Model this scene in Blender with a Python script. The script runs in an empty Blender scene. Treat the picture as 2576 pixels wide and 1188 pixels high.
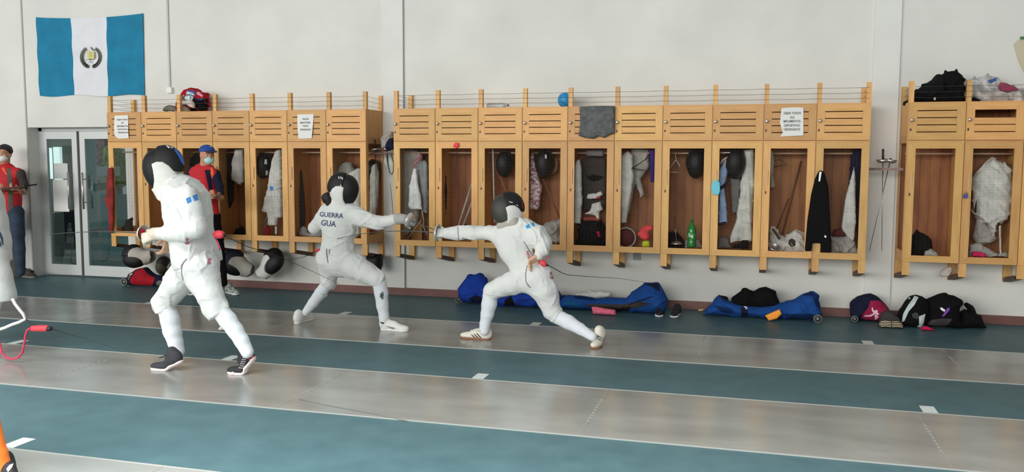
import bpy, bmesh, math, random
import numpy as np
from mathutils import Vector, Matrix
from mathutils.bvhtree import BVHTree
random.seed(7); RNG = np.random.RandomState(5)
SC = bpy.context.scene
COL = SC.collection
# ---------------------------------------------------------------- camera
FPX, YAW, PIT, ROL, CAMD, CAMH = 2181.45, .2715, .0883, .0039, 9.5564, 1.62
_fw = Vector((-math.sin(YAW)*math.cos(PIT), math.cos(YAW)*math.cos(PIT), -math.sin(PIT)))
_r0 = Vector((math.cos(YAW), math.sin(YAW), 0)); _u0 = _r0.cross(_fw)
_r = _r0*math.cos(ROL) + _u0*math.sin(ROL); _u = _u0*math.cos(ROL) - _r0*math.sin(ROL)
CAMP = Vector((0, -CAMD, CAMH))
cd = bpy.data.cameras.new('camera'); cam = bpy.data.objects.new('camera', cd); COL.objects.link(cam)
cd.sensor_width = 36; cd.sensor_fit = 'HORIZONTAL'; cd.lens = FPX*36/2576; cd.clip_end = 200
M = Matrix((( _r.x, _u.x, -_fw.x, CAMP.x), (_r.y, _u.y, -_fw.y, CAMP.y), (_r.z, _u.z, -_fw.z, CAMP.z), (0, 0, 0, 1)))
cam.matrix_world = M
SC.camera = cam
# ---------------------------------------------------------------- light
SC.view_settings.view_transform = 'Standard'; SC.view_settings.look = 'None'; SC.view_settings.gamma = 1
SC.view_settings.use_curve_mapping = False
SC.view_settings.exposure = 0.50
W = bpy.data.worlds.new('daylight'); SC.world = W; W.use_nodes = True
bg = W.node_tree.nodes['Background']; bg.inputs[0].default_value = (.93, .975, 1, 1); bg.inputs[1].default_value = .24
def area(name, loc, target, sx, sy, power, color=(1, 1, 1), spread=180):
    d = bpy.data.lights.new(name, 'AREA'); d.shape = 'RECTANGLE'; d.size = sx; d.size_y = sy; d.energy = power; d.spread = math.radians(spread); d.color = color
    o = bpy.data.objects.new(name, d); COL.objects.link(o); o.location = loc
    o.rotation_euler = (Vector(target)-Vector(loc)).to_track_quat('-Z', 'Y').to_euler(); return o
area('window_daylight', (-10, -24, 5.2), (-5, 0, 2.8), 28, 6, 3450, (1, .985, .955))
area('roof_light', (-3.6, -8.6, 5.4), (-3.6, -8.0, 0), 12, 2.0, 500, (.96, 1, 1), spread=92)
# ---------------------------------------------------------------- pixel helpers (points of the photograph's frame to points in the hall)
def ray(x, y): return _fw + _r*((x-1288)/FPX) - _u*((y-594)/FPX)
def at(x, y, Y):
    v = ray(x, y); return CAMP + v*((Y-CAMP.y)/v.y)
def fl(x, y, z=0.0):
    v = ray(x, y); return CAMP + v*((z-CAMP.z)/v.z)
# ---------------------------------------------------------------- materials
def lin(c):
    return tuple(((v/255)/12.92 if v/255 <= .04045 else ((v/255+.055)/1.055)**2.4) for v in c)+(1,)
MATS = {}
def mat(name, rgb, rough=.7, metal=0, var=0, vscale=8, bump=0, bscale=60, spec=.5, sheen=0, trans=0, alpha=1, coat=0, emit=None, stretch=None, rgb2=None, lo=.35, hi=.65, rand=0, wr=None):
    if name in MATS: return MATS[name]
    m = bpy.data.materials.new(name); m.use_nodes = True; n = m.node_tree.nodes; l = m.node_tree.links
    b = n['Principled BSDF']; b.inputs['Base Color'].default_value = lin(rgb)
    b.inputs['Roughness'].default_value = rough; b.inputs['Metallic'].default_value = metal
    b.inputs['Specular IOR Level'].default_value = spec; b.inputs['Sheen Weight'].default_value = sheen
    b.inputs['Transmission Weight'].default_value = trans; b.inputs['Alpha'].default_value = alpha; b.inputs['Coat Weight'].default_value = coat
    if emit: b.inputs['Emission Color'].default_value = lin(rgb); b.inputs['Emission Strength'].default_value = emit
    tc = n.new('ShaderNodeTexCoord'); src = tc.outputs['Object']
    if stretch:
        mp = n.new('ShaderNodeMapping'); mp.inputs['Scale'].default_value = stretch; l.new(src, mp.inputs[0]); src = mp.outputs[0]
    colour = None
    if var or rgb2:
        t = n.new('ShaderNodeTexNoise'); t.inputs['Scale'].default_value = vscale; t.inputs['Detail'].default_value = 5; l.new(src, t.inputs[0])
        r = n.new('ShaderNodeValToRGB'); r.color_ramp.elements[0].position = lo; r.color_ramp.elements[1].position = hi
        c2 = rgb2 or tuple(max(0, v*(1-var)) for v in rgb)
        r.color_ramp.elements[0].color = lin(c2); r.color_ramp.elements[1].color = lin(rgb)
        l.new(t.outputs[0], r.inputs[0]); colour = r.outputs[0]
    if rand:
        oi = n.new('ShaderNodeObjectInfo'); mr = n.new('ShaderNodeMapRange'); mr.inputs[3].default_value = 1-rand; mr.inputs[4].default_value = 1+rand*.6
        l.new(oi.outputs['Random'], mr.inputs[0]); hs = n.new('ShaderNodeHueSaturation'); l.new(mr.outputs[0], hs.inputs['Value'])
        if colour: l.new(colour, hs.inputs['Color'])
        else: hs.inputs['Color'].default_value = lin(rgb)
        m2 = n.new('ShaderNodeMapRange'); m2.inputs[3].default_value = .493; m2.inputs[4].default_value = .506
        mu = n.new('ShaderNodeMath'); mu.operation = 'FRACT'; m3 = n.new('ShaderNodeMath'); m3.operation = 'MULTIPLY'; m3.inputs[1].default_value = 7.3
        l.new(oi.outputs['Random'], m3.inputs[0]); l.new(m3.outputs[0], mu.inputs[0]); l.new(mu.outputs[0], m2.inputs[0]); l.new(m2.outputs[0], hs.inputs['Hue'])
        colour = hs.outputs[0]
    if colour: l.new(colour, b.inputs['Base Color'])
    if bump:
        t2 = n.new('ShaderNodeTexNoise'); t2.inputs['Scale'].default_value = bscale; t2.inputs['Detail'].default_value = 4; l.new(src, t2.inputs[0])
        bp = n.new('ShaderNodeBump'); bp.inputs['Strength'].default_value = bump; bp.inputs['Distance'].default_value = .01
        l.new(t2.outputs[0], bp.inputs['Height']); l.new(bp.outputs[0], b.inputs['Normal'])
    if wr:
        t3 = n.new('ShaderNodeTexNoise'); t3.inputs['Scale'].default_value = wr[0]; t3.inputs['Detail'].default_value = 2.5; t3.inputs['Distortion'].default_value = 2.2; l.new(src, t3.inputs[0])
        b3 = n.new('ShaderNodeBump'); b3.inputs['Strength'].default_value = wr[1]; b3.inputs['Distance'].default_value = .05; l.new(t3.outputs[0], b3.inputs['Height']); l.new(b3.outputs[0], b.inputs['Normal'])
        if bump: l.new(bp.outputs[0], b3.inputs['Normal'])
    MATS[name] = m; return m
PINE = ((217, 169, 100), (204, 152, 84))
wood_v = mat('pine_vertical', PINE[0], .5, var=1, rgb2=PINE[1], vscale=3.2, stretch=(9, 9, 1.1), lo=.3, hi=.64, rand=.17, bump=.06, bscale=20)
wood_h = mat('pine_horizontal', (216, 166, 97), .5, var=1, rgb2=(202, 149, 82), vscale=3.2, stretch=(1.1, 9, 9), lo=.3, hi=.64, rand=.17, bump=.06, bscale=20)
wood_b = mat('pine_back_boards', (176, 116, 64), .6, rgb2=(136, 78, 38), vscale=2.2, stretch=(6, 6, .8), lo=.3, hi=.66, rand=.2)
wood_d = mat('stained_brace', (96, 56, 44), .6, var=.3, vscale=9)
wood_g = mat('greyed_brace_end', (140, 120, 112), .8, var=.25, vscale=12)
wire_m = mat('mesh_wire', (66, 58, 50), .5, .5)
cable_m = mat('dark_wire', (60, 55, 50), .6)
dark_m = mat('dark_lock', (50, 36, 26), .5, .2)
nickel = mat('nickel', (205, 200, 195), .28, .9)
steel = mat('steel', (150, 150, 148), .32, 1)
white_paint = mat('white_wall_paint', (222, 222, 215), .85, rgb2=(208, 209, 203), vscale=1.3, lo=.3, hi=.7, bump=.05, bscale=90)
pier_paint = mat('white_pier_paint', (224, 225, 219), .85, rgb2=(214, 215, 210), vscale=2, lo=.3, hi=.7)
skirt_m = mat('brown_skirting', (124, 80, 72), .5, var=.15, vscale=4)
alu = mat('white_aluminium', (196, 200, 198), .4, .25)
black_cloth = mat('black_cloth', (15, 14, 16), .95, spec=.2, bump=.2, bscale=40)
# ---------------------------------------------------------------- object helpers
WL = {}
def wl(o): return WL.get(o.name, Vector((0, 0, 0))) if o else Vector((0, 0, 0))
GEO = {}
def tag(o, label=None, cat=None, group=None, kind=None):
    if label: o['label'] = label
    if cat: o['category'] = cat
    if group: o['group'] = group
    if kind: o['kind'] = kind
    return o
def thing(name, loc, label, cat, group=None, kind=None):
    o = bpy.data.objects.new(name, None); COL.objects.link(o); o.empty_display_size = .1; o.location = loc; WL[o.name] = Vector(loc)
    return tag(o, label, cat, group, kind)
def mesh_obj(name, verts, faces, m, parent=None, smooth=False, midx=None, label=None, cat=None, group=None, kind=None):
    """verts are world coordinates; the object's origin is its parent's, or its own base when it stands alone"""
    V = np.array([tuple(v) for v in verts], dtype=float) if not isinstance(verts, np.ndarray) else verts
    if parent is not None: o0 = np.array(wl(parent))
    elif kind == 'structure' or not len(V): o0 = np.zeros(3)
    else: o0 = np.array([(V[:, 0].min()+V[:, 0].max())/2, (V[:, 1].min()+V[:, 1].max())/2, V[:, 2].min()])
    me = bpy.data.meshes.new(name); me.from_pydata((V-o0).tolist(), [], [tuple(int(i) for i in f) for f in faces]); me.update()
    ms = m if isinstance(m, (list, tuple)) else [m]
    for q in ms: me.materials.append(q)
    if smooth: me.polygons.foreach_set('use_smooth', [True]*len(me.polygons))
    if midx is not None: me.polygons.foreach_set('material_index', [int(i) for i in midx])
    o = bpy.data.objects.new(name, me); COL.objects.link(o)
    if parent is not None: o.parent = parent; WL[o.name] = wl(parent).copy()
    else: o.location = tuple(o0); WL[o.name] = Vector(o0)
    GEO[o.name] = (V, faces)
    return tag(o, label, cat, group, kind)
def frame_of(d):
    d = Vector(d).normalized(); a = Vector((0, 0, 1)) if abs(d.z) < .9 else Vector((1, 0, 0))
    u = d.cross(a).normalized(); return u, d.cross(u).normalized(), d
class MB:
    def __init__(s): s.v = []; s.f = []; s.m = []
    def add(s, vs, fs, mi=0):
        b = len(s.v); s.v += [Vector(v) for v in vs]; s.f += [tuple(b+i for i in f) for f in fs]; s.m += [mi]*len(fs); return s
    def box(s, x0, x1, y0, y1, z0, z1, mi=0):
        return s.add([(x, y, z) for z in (z0, z1) for y in (y0, y1) for x in (x0, x1)], [(0, 2, 3, 1), (4, 5, 7, 6), (0, 1, 5, 4), (2, 6, 7, 3), (0, 4, 6, 2), (1, 3, 7, 5)], mi)
    def tube(s, pts, r, n=8, mi=0, r2=None, caps=True):
        pts = [Vector(p) for p in pts]; k = len(pts); vs = []; u0 = None
        for i, p in enumerate(pts):
            d = pts[min(i+1, k-1)]-pts[max(i-1, 0)]
            if d.length < 1e-9: d = Vector((0, 0, 1))
            d.normalize()
            if u0 is None: u, v, _ = frame_of(d)
            else:
                u = (u0-d*u0.dot(d)).normalized(); v = d.cross(u).normalized()
            u0 = u; rr = r if not callable(r) else r(i/max(1, k-1))
            if r2 is not None: rr = r+(r2-r)*i/max(1, k-1)
            vs += [p+u*(rr*math.cos(2*math.pi*j/n))+v*(rr*math.sin(2*math.pi*j/n)) for j in range(n)]
        fs = [(i*n+j, i*n+(j+1) % n, (i+1)*n+(j+1) % n, (i+1)*n+j) for i in range(k-1) for j in range(n)]
        if caps: fs += [tuple(range(n-1, -1, -1)), tuple((k-1)*n+j for j in range(n))]
        return s.add(vs, fs, mi)
    def lathe(s, prof, org, axis, n=20, mi=0):
        u, v, d = frame_of(axis); org = Vector(org); vs = []; k = len(prof)
        for (r, h) in prof: vs += [org+d*h+u*(r*math.cos(2*math.pi*j/n))+v*(r*math.sin(2*math.pi*j/n)) for j in range(n)]
        return s.add(vs, [(i*n+j, i*n+(j+1) % n, (i+1)*n+(j+1) % n, (i+1)*n+j) for i in range(k-1) for j in range(n)], mi)
    def prism(s, poly, y0, y1, mi=0):
        """polygon of (x,z) extruded along y"""
        n = len(poly); vs = [(x, y0, z) for x, z in poly]+[(x, y1, z) for x, z in poly]
        return s.add(vs, [tuple(range(n)), tuple(range(2*n-1, n-1, -1))]+[(i, i+n, (i+1) % n+n, (i+1) % n) for i in range(n)], mi)
    def build(s, name, m, parent=None, smooth=False, **k):
        return mesh_obj(name, s.v, s.f, m, parent, smooth, s.m, **k)
# ---------------------------------------------------------------- sculpting: smooth blends of tapered limbs, meshed as one surface
def nz(P, f, seed=0, warp=1.2):
    r = np.random.RandomState(seed); o = 0
    X, Y, Z = P
    for i in range(4):
        k = r.randn(3); k /= np.linalg.norm(k); k *= f*(.7+.6*r.rand()); k2 = r.randn(3)*f*.45
        o = o+np.sin(k[0]*X+k[1]*Y+k[2]*Z+r.rand()*6.28+warp*np.sin(k2[0]*X+k2[1]*Y+k2[2]*Z+r.rand()*6))
    return o/4
def smin(a, b, k):
    h = np.maximum(k-np.abs(a-b), 0)/k; return np.minimum(a, b)-h*h*k*.25
class Blob:
    def __init__(s, vox=.01, k=.03): s.vox = vox; s.k = k; s.p = []; s.post = []
    def cone(s, a, b, r1, r2=None, sq=None, k=None):
        a = np.array(a, float); b = np.array(b, float); r2 = r1 if r2 is None else r2; ms = max([1]+[q[1] for q in (sq or [])])
        R = max(r1, r2)*ms
        def f(P):
            X, Y, Z = P[0]-a[0], P[1]-a[1], P[2]-a[2]; ba = b-a
            for (n_, s_) in (sq or []):
                n_ = np.array(n_, float); n_ = n_/np.linalg.norm(n_); c = X*n_[0]+Y*n_[1]+Z*n_[2]; w_ = (1-1/s_); cb = ba@n_
                X, Y, Z = X-n_[0]*c*w_, Y-n_[1]*c*w_, Z-n_[2]*c*w_; ba = ba-n_*cb*w_
            L = max(ba@ba, 1e-9); t = np.clip((X*ba[0]+Y*ba[1]+Z*ba[2])/L, 0, 1)
            return np.sqrt((X-t*ba[0])**2+(Y-t*ba[1])**2+(Z-t*ba[2])**2)-(r1+(r2-r1)*t)
        s.p.append((f, np.minimum(a, b)-R, np.maximum(a, b)+R, s.k if k is None else k)); return s
    def chain(s, pts, rs, sq=None, k=None):
        n0 = len(s.p)
        for i in range(len(pts)-1): s.cone(pts[i], pts[i+1], rs[i], rs[i+1], sq, k)
        sub = s.p[n0:]; del s.p[n0:]; kk = min(rs)*.35
        def f(P):
            v = sub[0][0](P)
            for q in sub[1:]: v = smin(v, q[0](P), kk)
            return v
        s.p.append((f, np.min([q[1] for q in sub], 0), np.max([q[2] for q in sub], 0), sub[0][3])); return s
    def ell(s, c, r, rot=None, k=None):
        c = np.array(c, float); r = np.array(r, float); Rm = np.array(rot) if rot is not None else np.eye(3)
        def f(P):
            X, Y, Z = P[0]-c[0], P[1]-c[1], P[2]-c[2]
            q = [(X*Rm[0, i]+Y*Rm[1, i]+Z*Rm[2, i])/r[i] for i in range(3)]
            d = np.sqrt(q[0]**2+q[1]**2+q[2]**2); return (d-1)*r.min()*(.55+.45*(r.mean()/r.min()))
        R = r.max(); s.p.append((f, c-R, c+R, s.k if k is None else k)); return s
    def fn(s, f, lo, hi, k=None): s.p.append((f, np.array(lo, float), np.array(hi, float), s.k if k is None else k)); return s
    def cut(s, f): s.post.append(f); return s
    def noise(s, amp, f, seed=0, stretch=(1, 1, 1)):
        s.post.append(lambda P, V: V+amp*nz((P[0]*stretch[0], P[1]*stretch[1], P[2]*stretch[2]), f, seed)); return s
    def creases(s, amp, f, seed=0, stretch=(1, 1, 1), w=.1):
        """long thin raised folds, as in stretched cloth"""
        def g(P, V):
            n = nz((P[0]*stretch[0], P[1]*stretch[1], P[2]*stretch[2]), f, seed, 1.6); m = .5+.5*nz(P, f*.6, seed+9); return V-amp*(np.exp(-(n/w)**2)*1.25-.15)*np.clip(m*1.8-.2, 0, 1)
        s.post.append(g); return s
    def hem(s, pt, d, r=.14):
        pt = np.array(pt, float); n = np.array(d, float)/np.linalg.norm(d)
        def g(P, V):
            X, Y, Z = P[0]-pt[0], P[1]-pt[1], P[2]-pt[2]; q = X*n[0]+Y*n[1]+Z*n[2]; return np.where(X*X+Y*Y+Z*Z < r*r, np.maximum(V, q), V)
        s.post.append(g); return s
    def below(s, pt, n):
        pt = np.array(pt, float); n = np.array(n, float)/np.linalg.norm(n)
        s.post.append(lambda P, V: np.maximum(V, (P[0]-pt[0])*n[0]+(P[1]-pt[1])*n[1]+(P[2]-pt[2])*n[2])); return s
    def mesh(s):
        h = s.vox; lo = np.min([p[1] for p in s.p], 0)-3*h; hi = np.max([p[2] for p in s.p], 0)+3*h
        n = np.ceil((hi-lo)/h).astype(int)+1; ax = [lo[i]+h*np.arange(n[i]) for i in range(3)]
        V = np.full(tuple(n), 1.0, dtype=np.float64); mg = .07
        for f, l_, h_, k in s.p:
            i0 = np.clip(np.floor((l_-mg-lo)/h).astype(int), 0, n-1); i1 = np.clip(np.ceil((h_+mg-lo)/h).astype(int)+1, 1, n)
            sl = tuple(slice(i0[i], i1[i]) for i in range(3))
            P = np.meshgrid(*[ax[i][sl[i]] for i in range(3)], indexing='ij', sparse=True)
            V[sl] = smin(V[sl], f(P)+np.zeros(V[sl].shape), max(k, 1e-4))
        if s.post:
            P = np.meshgrid(*ax, indexing='ij', sparse=True)
            for f in s.post: V = f(P, V)
        V[0] = V[-1] = 1; V[:, 0] = V[:, -1] = 1; V[:, :, 0] = V[:, :, -1] = 1
        return nets(V, lo, h)
def nets(V, lo, h):
    S = V < 0; nx, ny, nzz = V.shape
    c = [S[i:nx-1+i, j:ny-1+j, k:nzz-1+k] for i in (0, 1) for j in (0, 1) for k in (0, 1)]
    cnt = sum(q.astype(np.int8) for q in c); act = (cnt > 0) & (cnt < 8)
    idx = -np.ones(act.shape, int); A = np.argwhere(act); idx[act] = np.arange(len(A))
    acc = np.zeros((len(A), 3)); w = np.zeros(len(A)); offs = [(i, j, k) for i in (0, 1) for j in (0, 1) for k in (0, 1)]
    for a in range(8):
        for b in range(a+1, 8):
            if sum(abs(offs[a][t]-offs[b][t]) for t in range(3)) != 1: continue
            pa = A+offs[a]; pb = A+offs[b]; va = V[pa[:, 0], pa[:, 1], pa[:, 2]]; vb = V[pb[:, 0], pb[:, 1], pb[:, 2]]
            m = (va < 0) != (vb < 0); t = np.where(m, va/np.where(m, va-vb, 1), 0)
            p = pa+(pb-pa)*t[:, None]; acc[m] += p[m]; w[m] += 1
    vs = lo+(acc/w[:, None])*h; F = []
    for d in range(3):
        e1, e2 = (d+1) % 3, (d+2) % 3
        s0 = [slice(1, -1)]*3; s0[d] = slice(0, -1); s1 = list(s0); s1[d] = slice(1, None)
        a = S[tuple(s0)]; b = S[tuple(s1)]; q = np.argwhere(a != b)
        if not len(q): continue
        g = q.copy(); g[:, e1] += 1; g[:, e2] += 1
        inside = a[q[:, 0], q[:, 1], q[:, 2]]
        def cell(o1, o2):
            t = g.copy(); t[:, e1] -= o1; t[:, e2] -= o2; return idx[t[:, 0], t[:, 1], t[:, 2]]
        f = np.stack([cell(1, 1), cell(0, 1), cell(0, 0), cell(1, 0)], 1)
        f[~inside] = f[~inside][:, ::-1]; F.append(f)
    F = np.concatenate(F)
    # one light relaxation keeps the surface from showing the grid
    nb = np.zeros_like(vs); ct = np.zeros(len(vs))
    for a, b in ((0, 1), (1, 2), (2, 3), (3, 0)):
        np.add.at(nb, F[:, a], vs[F[:, b]]); np.add.at(ct, F[:, a], 1); np.add.at(nb, F[:, b], vs[F[:, a]]); np.add.at(ct, F[:, b], 1)
    vs = vs*.45+.55*nb/np.maximum(ct, 1)[:, None]
    return vs, F
def blob_obj(name, B, m, parent=None, **k):
    v, f = B.mesh(); return mesh_obj(name, v, f, m, parent, True, **k)
def sd_poly(X, Z, poly):
    """signed distance to a polygon in the (x,z) plane, negative inside"""
    d = np.full(X.shape, 1e9); s = np.zeros(X.shape, bool); n = len(poly)
    for i in range(n):
        ax, az = poly[i]; bx, bz = poly[(i+1) % n]; ex, ez = bx-ax, bz-az; wx, wz = X-ax, Z-az
        t = np.clip((wx*ex+wz*ez)/max(ex*ex+ez*ez, 1e-12), 0, 1); d = np.minimum(d, (wx-ex*t)**2+(wz-ez*t)**2)
        c = ((az > Z) != (bz > Z)) & (X < (bx-ax)*(Z-az)/((bz-az) if abs(bz-az) > 1e-9 else 1e-9)+ax); s ^= c
    d = np.sqrt(d); return np.where(s, -d, d)
def puff(name, px, Y, T, m, parent=None, vox=.009, R=None, fold=0, freq=30, stretch=(1, 1, 1), seed=0, edge=0, world=False, cre=0, cref=13, **k):
    """a soft thing of real thickness: outline given in the photo's frame at distance Y, half-thickness T, rounded rim R, wrinkles"""
    poly = [(at(x, y, Y).x, at(x, y, Y).z) for x, y in px] if not world else px
    R = R or T; xs = [p[0] for p in poly]; zs = [p[1] for p in poly]
    lo = np.array([min(xs), Y-T*1.5-fold, min(zs)]); hi = np.array([max(xs), Y+T*1.5+fold, max(zs)])
    B = Blob(vox, .001)
    def f(P):
        X, YY, Z = P; XX, ZZ = np.broadcast_arrays(X, Z)
        X2 = XX[:, :1, :] if XX.ndim == 3 else XX; Z2 = ZZ[:, :1, :]
        sd = sd_poly(X2, Z2, poly)
        if edge: sd = sd+edge*nz((X2, X2*0+Y, Z2), 45, seed+3)
        w = nz((X2*stretch[0], X2*0, Z2*stretch[2]), freq, seed) if fold else 0
        TT = T+fold*w; TT = np.maximum(TT, T*.35); e = np.maximum(sd+R, 0)
        return np.sqrt(e**2+((YY-Y-(fold*.3*w))*R/TT)**2)-R
    B.fn(f, lo, hi)
    if cre: B.creases(cre, cref, seed+5, (1, .6, 1), .13)
    return blob_obj(name, B, m, parent, **k)
def _bvh(o):
    v, f = GEO[o.name]; return BVHTree.FromPolygons([tuple(p) for p in v], [tuple(int(i) for i in q) for q in f])
def project(name, pts, faces, targets, m, parent, off=.0025, label=None):
    """lay a flat badge, stripe or letters (points in the photo's frame) onto the surface of a thing"""
    bv = [_bvh(t) for t in (targets if isinstance(targets, (list, tuple)) else [targets])]; out = []; ok = []
    for x, y in pts:
        d = ray(x, y).normalized(); best = None
        for b in bv:
            h = b.ray_cast(CAMP, d)
            if h[0] is not None and (best is None or h[3] < best[1]): best = (h[0], h[3])
        ok.append(best is not None); out.append(best[0]-d*off if best else CAMP)
    fs = [f for f in faces if all(ok[i] for i in f) and max((out[i]-out[j]).length for i in f for j in f) < .12]
    used = sorted({i for f in fs for i in f}); mp = {i: j for j, i in enumerate(used)}
    if not fs: return None
    return mesh_obj(name, [out[i] for i in used], [tuple(mp[i] for i in f) for f in fs], m, parent, True, label=label)
def tri_poly(px, step=3.0):
    bm = bmesh.new(); vs = [bm.verts.new((x, y, 0)) for x, y in px]; bm.faces.new(vs)
    bmesh.ops.triangulate(bm, faces=bm.faces[:])
    for _ in range(5):
        e = [q for q in bm.edges if q.calc_length() > step]
        if not e: break
        bmesh.ops.subdivide_edges(bm, edges=e, cuts=1); bmesh.ops.triangulate(bm, faces=bm.faces[:])
    bm.verts.index_update(); r = [(v.co.x, v.co.y) for v in bm.verts], [tuple(v.index for v in f.verts) for f in bm.faces]; bm.free(); return r
def decal(name, px, targets, m, parent, off=.0025, step=4, label=None):
    p, f = tri_poly(px, step); return project(name, p, f, targets, m, parent, off, label)
def text_mesh(s, size=1.0, bold=0, align='CENTER'):
    c = bpy.data.curves.new('lettering', 'FONT'); c.body = s; c.size = size; c.align_x = align; c.offset = bold; c.resolution_u = 2
    o = bpy.data.objects.new('lettering', c); COL.objects.link(o); dg = bpy.context.evaluated_depsgraph_get()
    me = bpy.data.meshes.new_from_object(o.evaluated_get(dg)); v = [(p.co.x, p.co.y) for p in me.vertices]; f = [tuple(q.vertices) for q in me.polygons]
    bpy.data.objects.remove(o); bpy.data.curves.remove(c); bpy.data.meshes.remove(me); return v, f
def text_px(name, s, cx, cy, size, ang, targets, m, parent, sx=1, bold=0, shear=0):
    v, f = text_mesh(s, 1, bold); c, sn = math.cos(ang), math.sin(ang)
    pts = [(cx+(x*sx*size)*c+(-(y-.35)*size)*(-sn)+shear*y, cy+(x*sx*size)*sn+(-(y-.35)*size)*c) for x, y in v]
    return project(name, pts, f, targets, m, parent, .005)
# ================================================================ the hall
floor_m = mat('blue_rubber_floor', (80, 110, 115), .42, rgb2=(70, 99, 105), vscale=5, lo=.3, hi=.7, bump=.12, bscale=220, spec=.12)
def piste_mat():
    m = mat('piste_metal', (180, 183, 178), .3, .38, rgb2=(152, 154, 149), vscale=1.6, stretch=(.8, 2.2, 1), lo=.3, hi=.72)
    n = m.node_tree.nodes; l = m.node_tree.links; b = n['Principled BSDF']
    t = n.new('ShaderNodeTexNoise'); t.inputs['Scale'].default_value = 3.5; t.inputs['Detail'].default_value = 6
    tc = n.new('ShaderNodeTexCoord'); l.new(tc.outputs['Object'], t.inputs[0])
    r = n.new('ShaderNodeMapRange'); r.inputs[3].default_value = .13; r.inputs[4].default_value = .33; l.new(t.outputs[0], r.inputs[0]); l.new(r.outputs[0], b.inputs['Roughness'])
    bp = n.new('ShaderNodeBump'); bp.inputs['Strength'].default_value = .03; bp.inputs['Distance'].default_value = .02
    t2 = n.new('ShaderNodeTexNoise'); t2.inputs['Scale'].default_value = 60; l.new(tc.outputs['Object'], t2.inputs[0]); l.new(t2.outputs[0], bp.inputs['Height']); l.new(bp.outputs[0], b.inputs['Normal'])
    return m
piste_m = piste_mat()
MB().box(-16, 7, -9.4, .2, -.1, 0).build('floor', floor_m, kind='structure')
seam_m = mat('piste_joint', (176, 175, 168), .5, .5)
edge_m = mat('piste_edge', (176, 178, 172), .5, .3)
tape_m = mat('white_tape', (206, 214, 210), .7)
PN = ['far metal fencing strip nearest the lockers, under the two duelling fencers', 'middle metal fencing strip under the tall fencer with the bent arm', 'near metal fencing strip, only its edge showing at the lower left corner']
for k, (y0, y1) in enumerate(((-2.60, -1.45), (-4.66, -3.58), (-6.85, -5.77))):
    t = thing('fencing_piste', (-3, (y0+y1)/2, 0), PN[k], 'fencing strip', 'metal fencing strips on the floor')
    MB().box(-15, 6.8, y0, y1, 0, .004).build('metal_sheet', piste_m, t)
    e = MB(); e.box(-15, 6.8, y0-.006, y0+.006, 0, .0055); e.box(-15, 6.8, y1-.006, y1+.006, 0, .0055); e.build('edge_strip', edge_m, t)
    for i in range(-5, 3):
        x = -2.95+2.0*i+(0.55 if k == 0 else 0)
        b = MB(); b.box(x-.003, x+.003, y0+.01, y1-.01, .0, .0055)
        for j in range(9): b.box(x-.008, x+.008, y0+.3+j*.06, y0+.315+j*.06, .0, .006)
        b.build('joint_strip', seam_m, t)
TP = [((295, 783), (308, 777), 0), ((862, 791), (872, 787), 0), ((1343, 818), (1352, 813), 0), ((2183, 864), (2190, 871), 0), ((38, 863), (62, 857), 1), ((566, 907), (586, 899), 1), ((1201, 951), (1214, 945), 1), ((2336, 1033), (2346, 1043), 1), ((18, 1124), (60, 1110), 2)]
WH = ['beside the far strip left of the tall fencer', 'by the far strip between the feet of the fencer seen from behind', 'beside the far strip under the lunging fencer', 'beside the far strip below the striped shoe sole',
      'beside the middle strip at the left edge', 'beside the middle strip between the dark shoes', 'beside the middle strip in the middle of the floor', 'beside the middle strip far to the right', 'beside the near strip in the lower left corner']
for i, (a, b, k) in enumerate(TP):
    p, q = fl(*a), fl(*b); x = (p.x+q.x)/2; y0 = min(p.y, q.y); y1 = max(p.y, q.y); ln = (y1-y0); yb = (-1.44, -3.57, -5.76)[k]
    MB().box(x-.045, x+.045, yb, yb+.17, 0, .0015).build('floor_mark', tape_m, label='white tape mark '+WH[i], cat='floor mark', group='white tape marks beside the fencing strips')
# walls
XJ, XK = at(78, 500, 0).x, at(326, 690, 0).x; ZD = 2.02; REC = .2
w = MB(); w.box(-16, XJ, 0, .3, 0, 4.6); w.box(XK, 7, 0, .3, 0, 4.6); w.box(XJ, XK, 0, .3, ZD, 4.6)
w.build('wall_back', white_paint, kind='structure')
MB().box(at(962, 300, 0).x, at(1017, 300, 0).x, -.02, 0, 0, 4.6).build('trim_1', pier_paint, kind='structure')
MB().box(1.125, 1.375, -.03, 0, 0, 4.6).build('trim_2', pier_paint, kind='structure')
MB().box(at(64, 200, 0).x-.02, at(64, 200, 0).x, -.012, 0, 0, 4.6).build('trim_3', mat('seam_grey', (176, 178, 174), .8), kind='structure')
MB().box(-3.985, -3.975, -.022, -.015, 0, 4.6).build('trim_4', mat('seam_dark', (150, 152, 148), .8), kind='structure')
sk = MB(); sk.box(-16, XJ, -.016, 0, 0, .085); sk.box(XK, 7, -.033, 0, 0, .085); sk.build('baseboard_back', skirt_m, kind='structure')
# door: two glazed leaves in a light metal frame
def glass_mat(name, tint, gl):
    m = bpy.data.materials.new(name); m.use_nodes = True; n = m.node_tree.nodes; l = m.node_tree.links; n.remove(n['Principled BSDF'])
    tr = n.new('ShaderNodeBsdfTransparent'); tr.inputs[0].default_value = lin(tint); g = n.new('ShaderNodeBsdfGlossy'); g.inputs['Roughness'].default_value = .02
    fr = n.new('ShaderNodeMapRange'); lw = n.new('ShaderNodeLayerWeight'); lw.inputs[0].default_value = .3; l.new(lw.outputs['Facing'], fr.inputs[0]); fr.inputs[3].default_value = .05; fr.inputs[4].default_value = gl; mx = n.new('ShaderNodeMixShader'); l.new(fr.outputs[0], mx.inputs[0]); l.new(tr.outputs[0], mx.inputs[1]); l.new(g.outputs[0], mx.inputs[2])
    l.new(mx.outputs[0], n['Material Output'].inputs[0]); return m
glass_m = glass_mat('door_glass', (222, 236, 234), .4)
YD = REC
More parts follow.
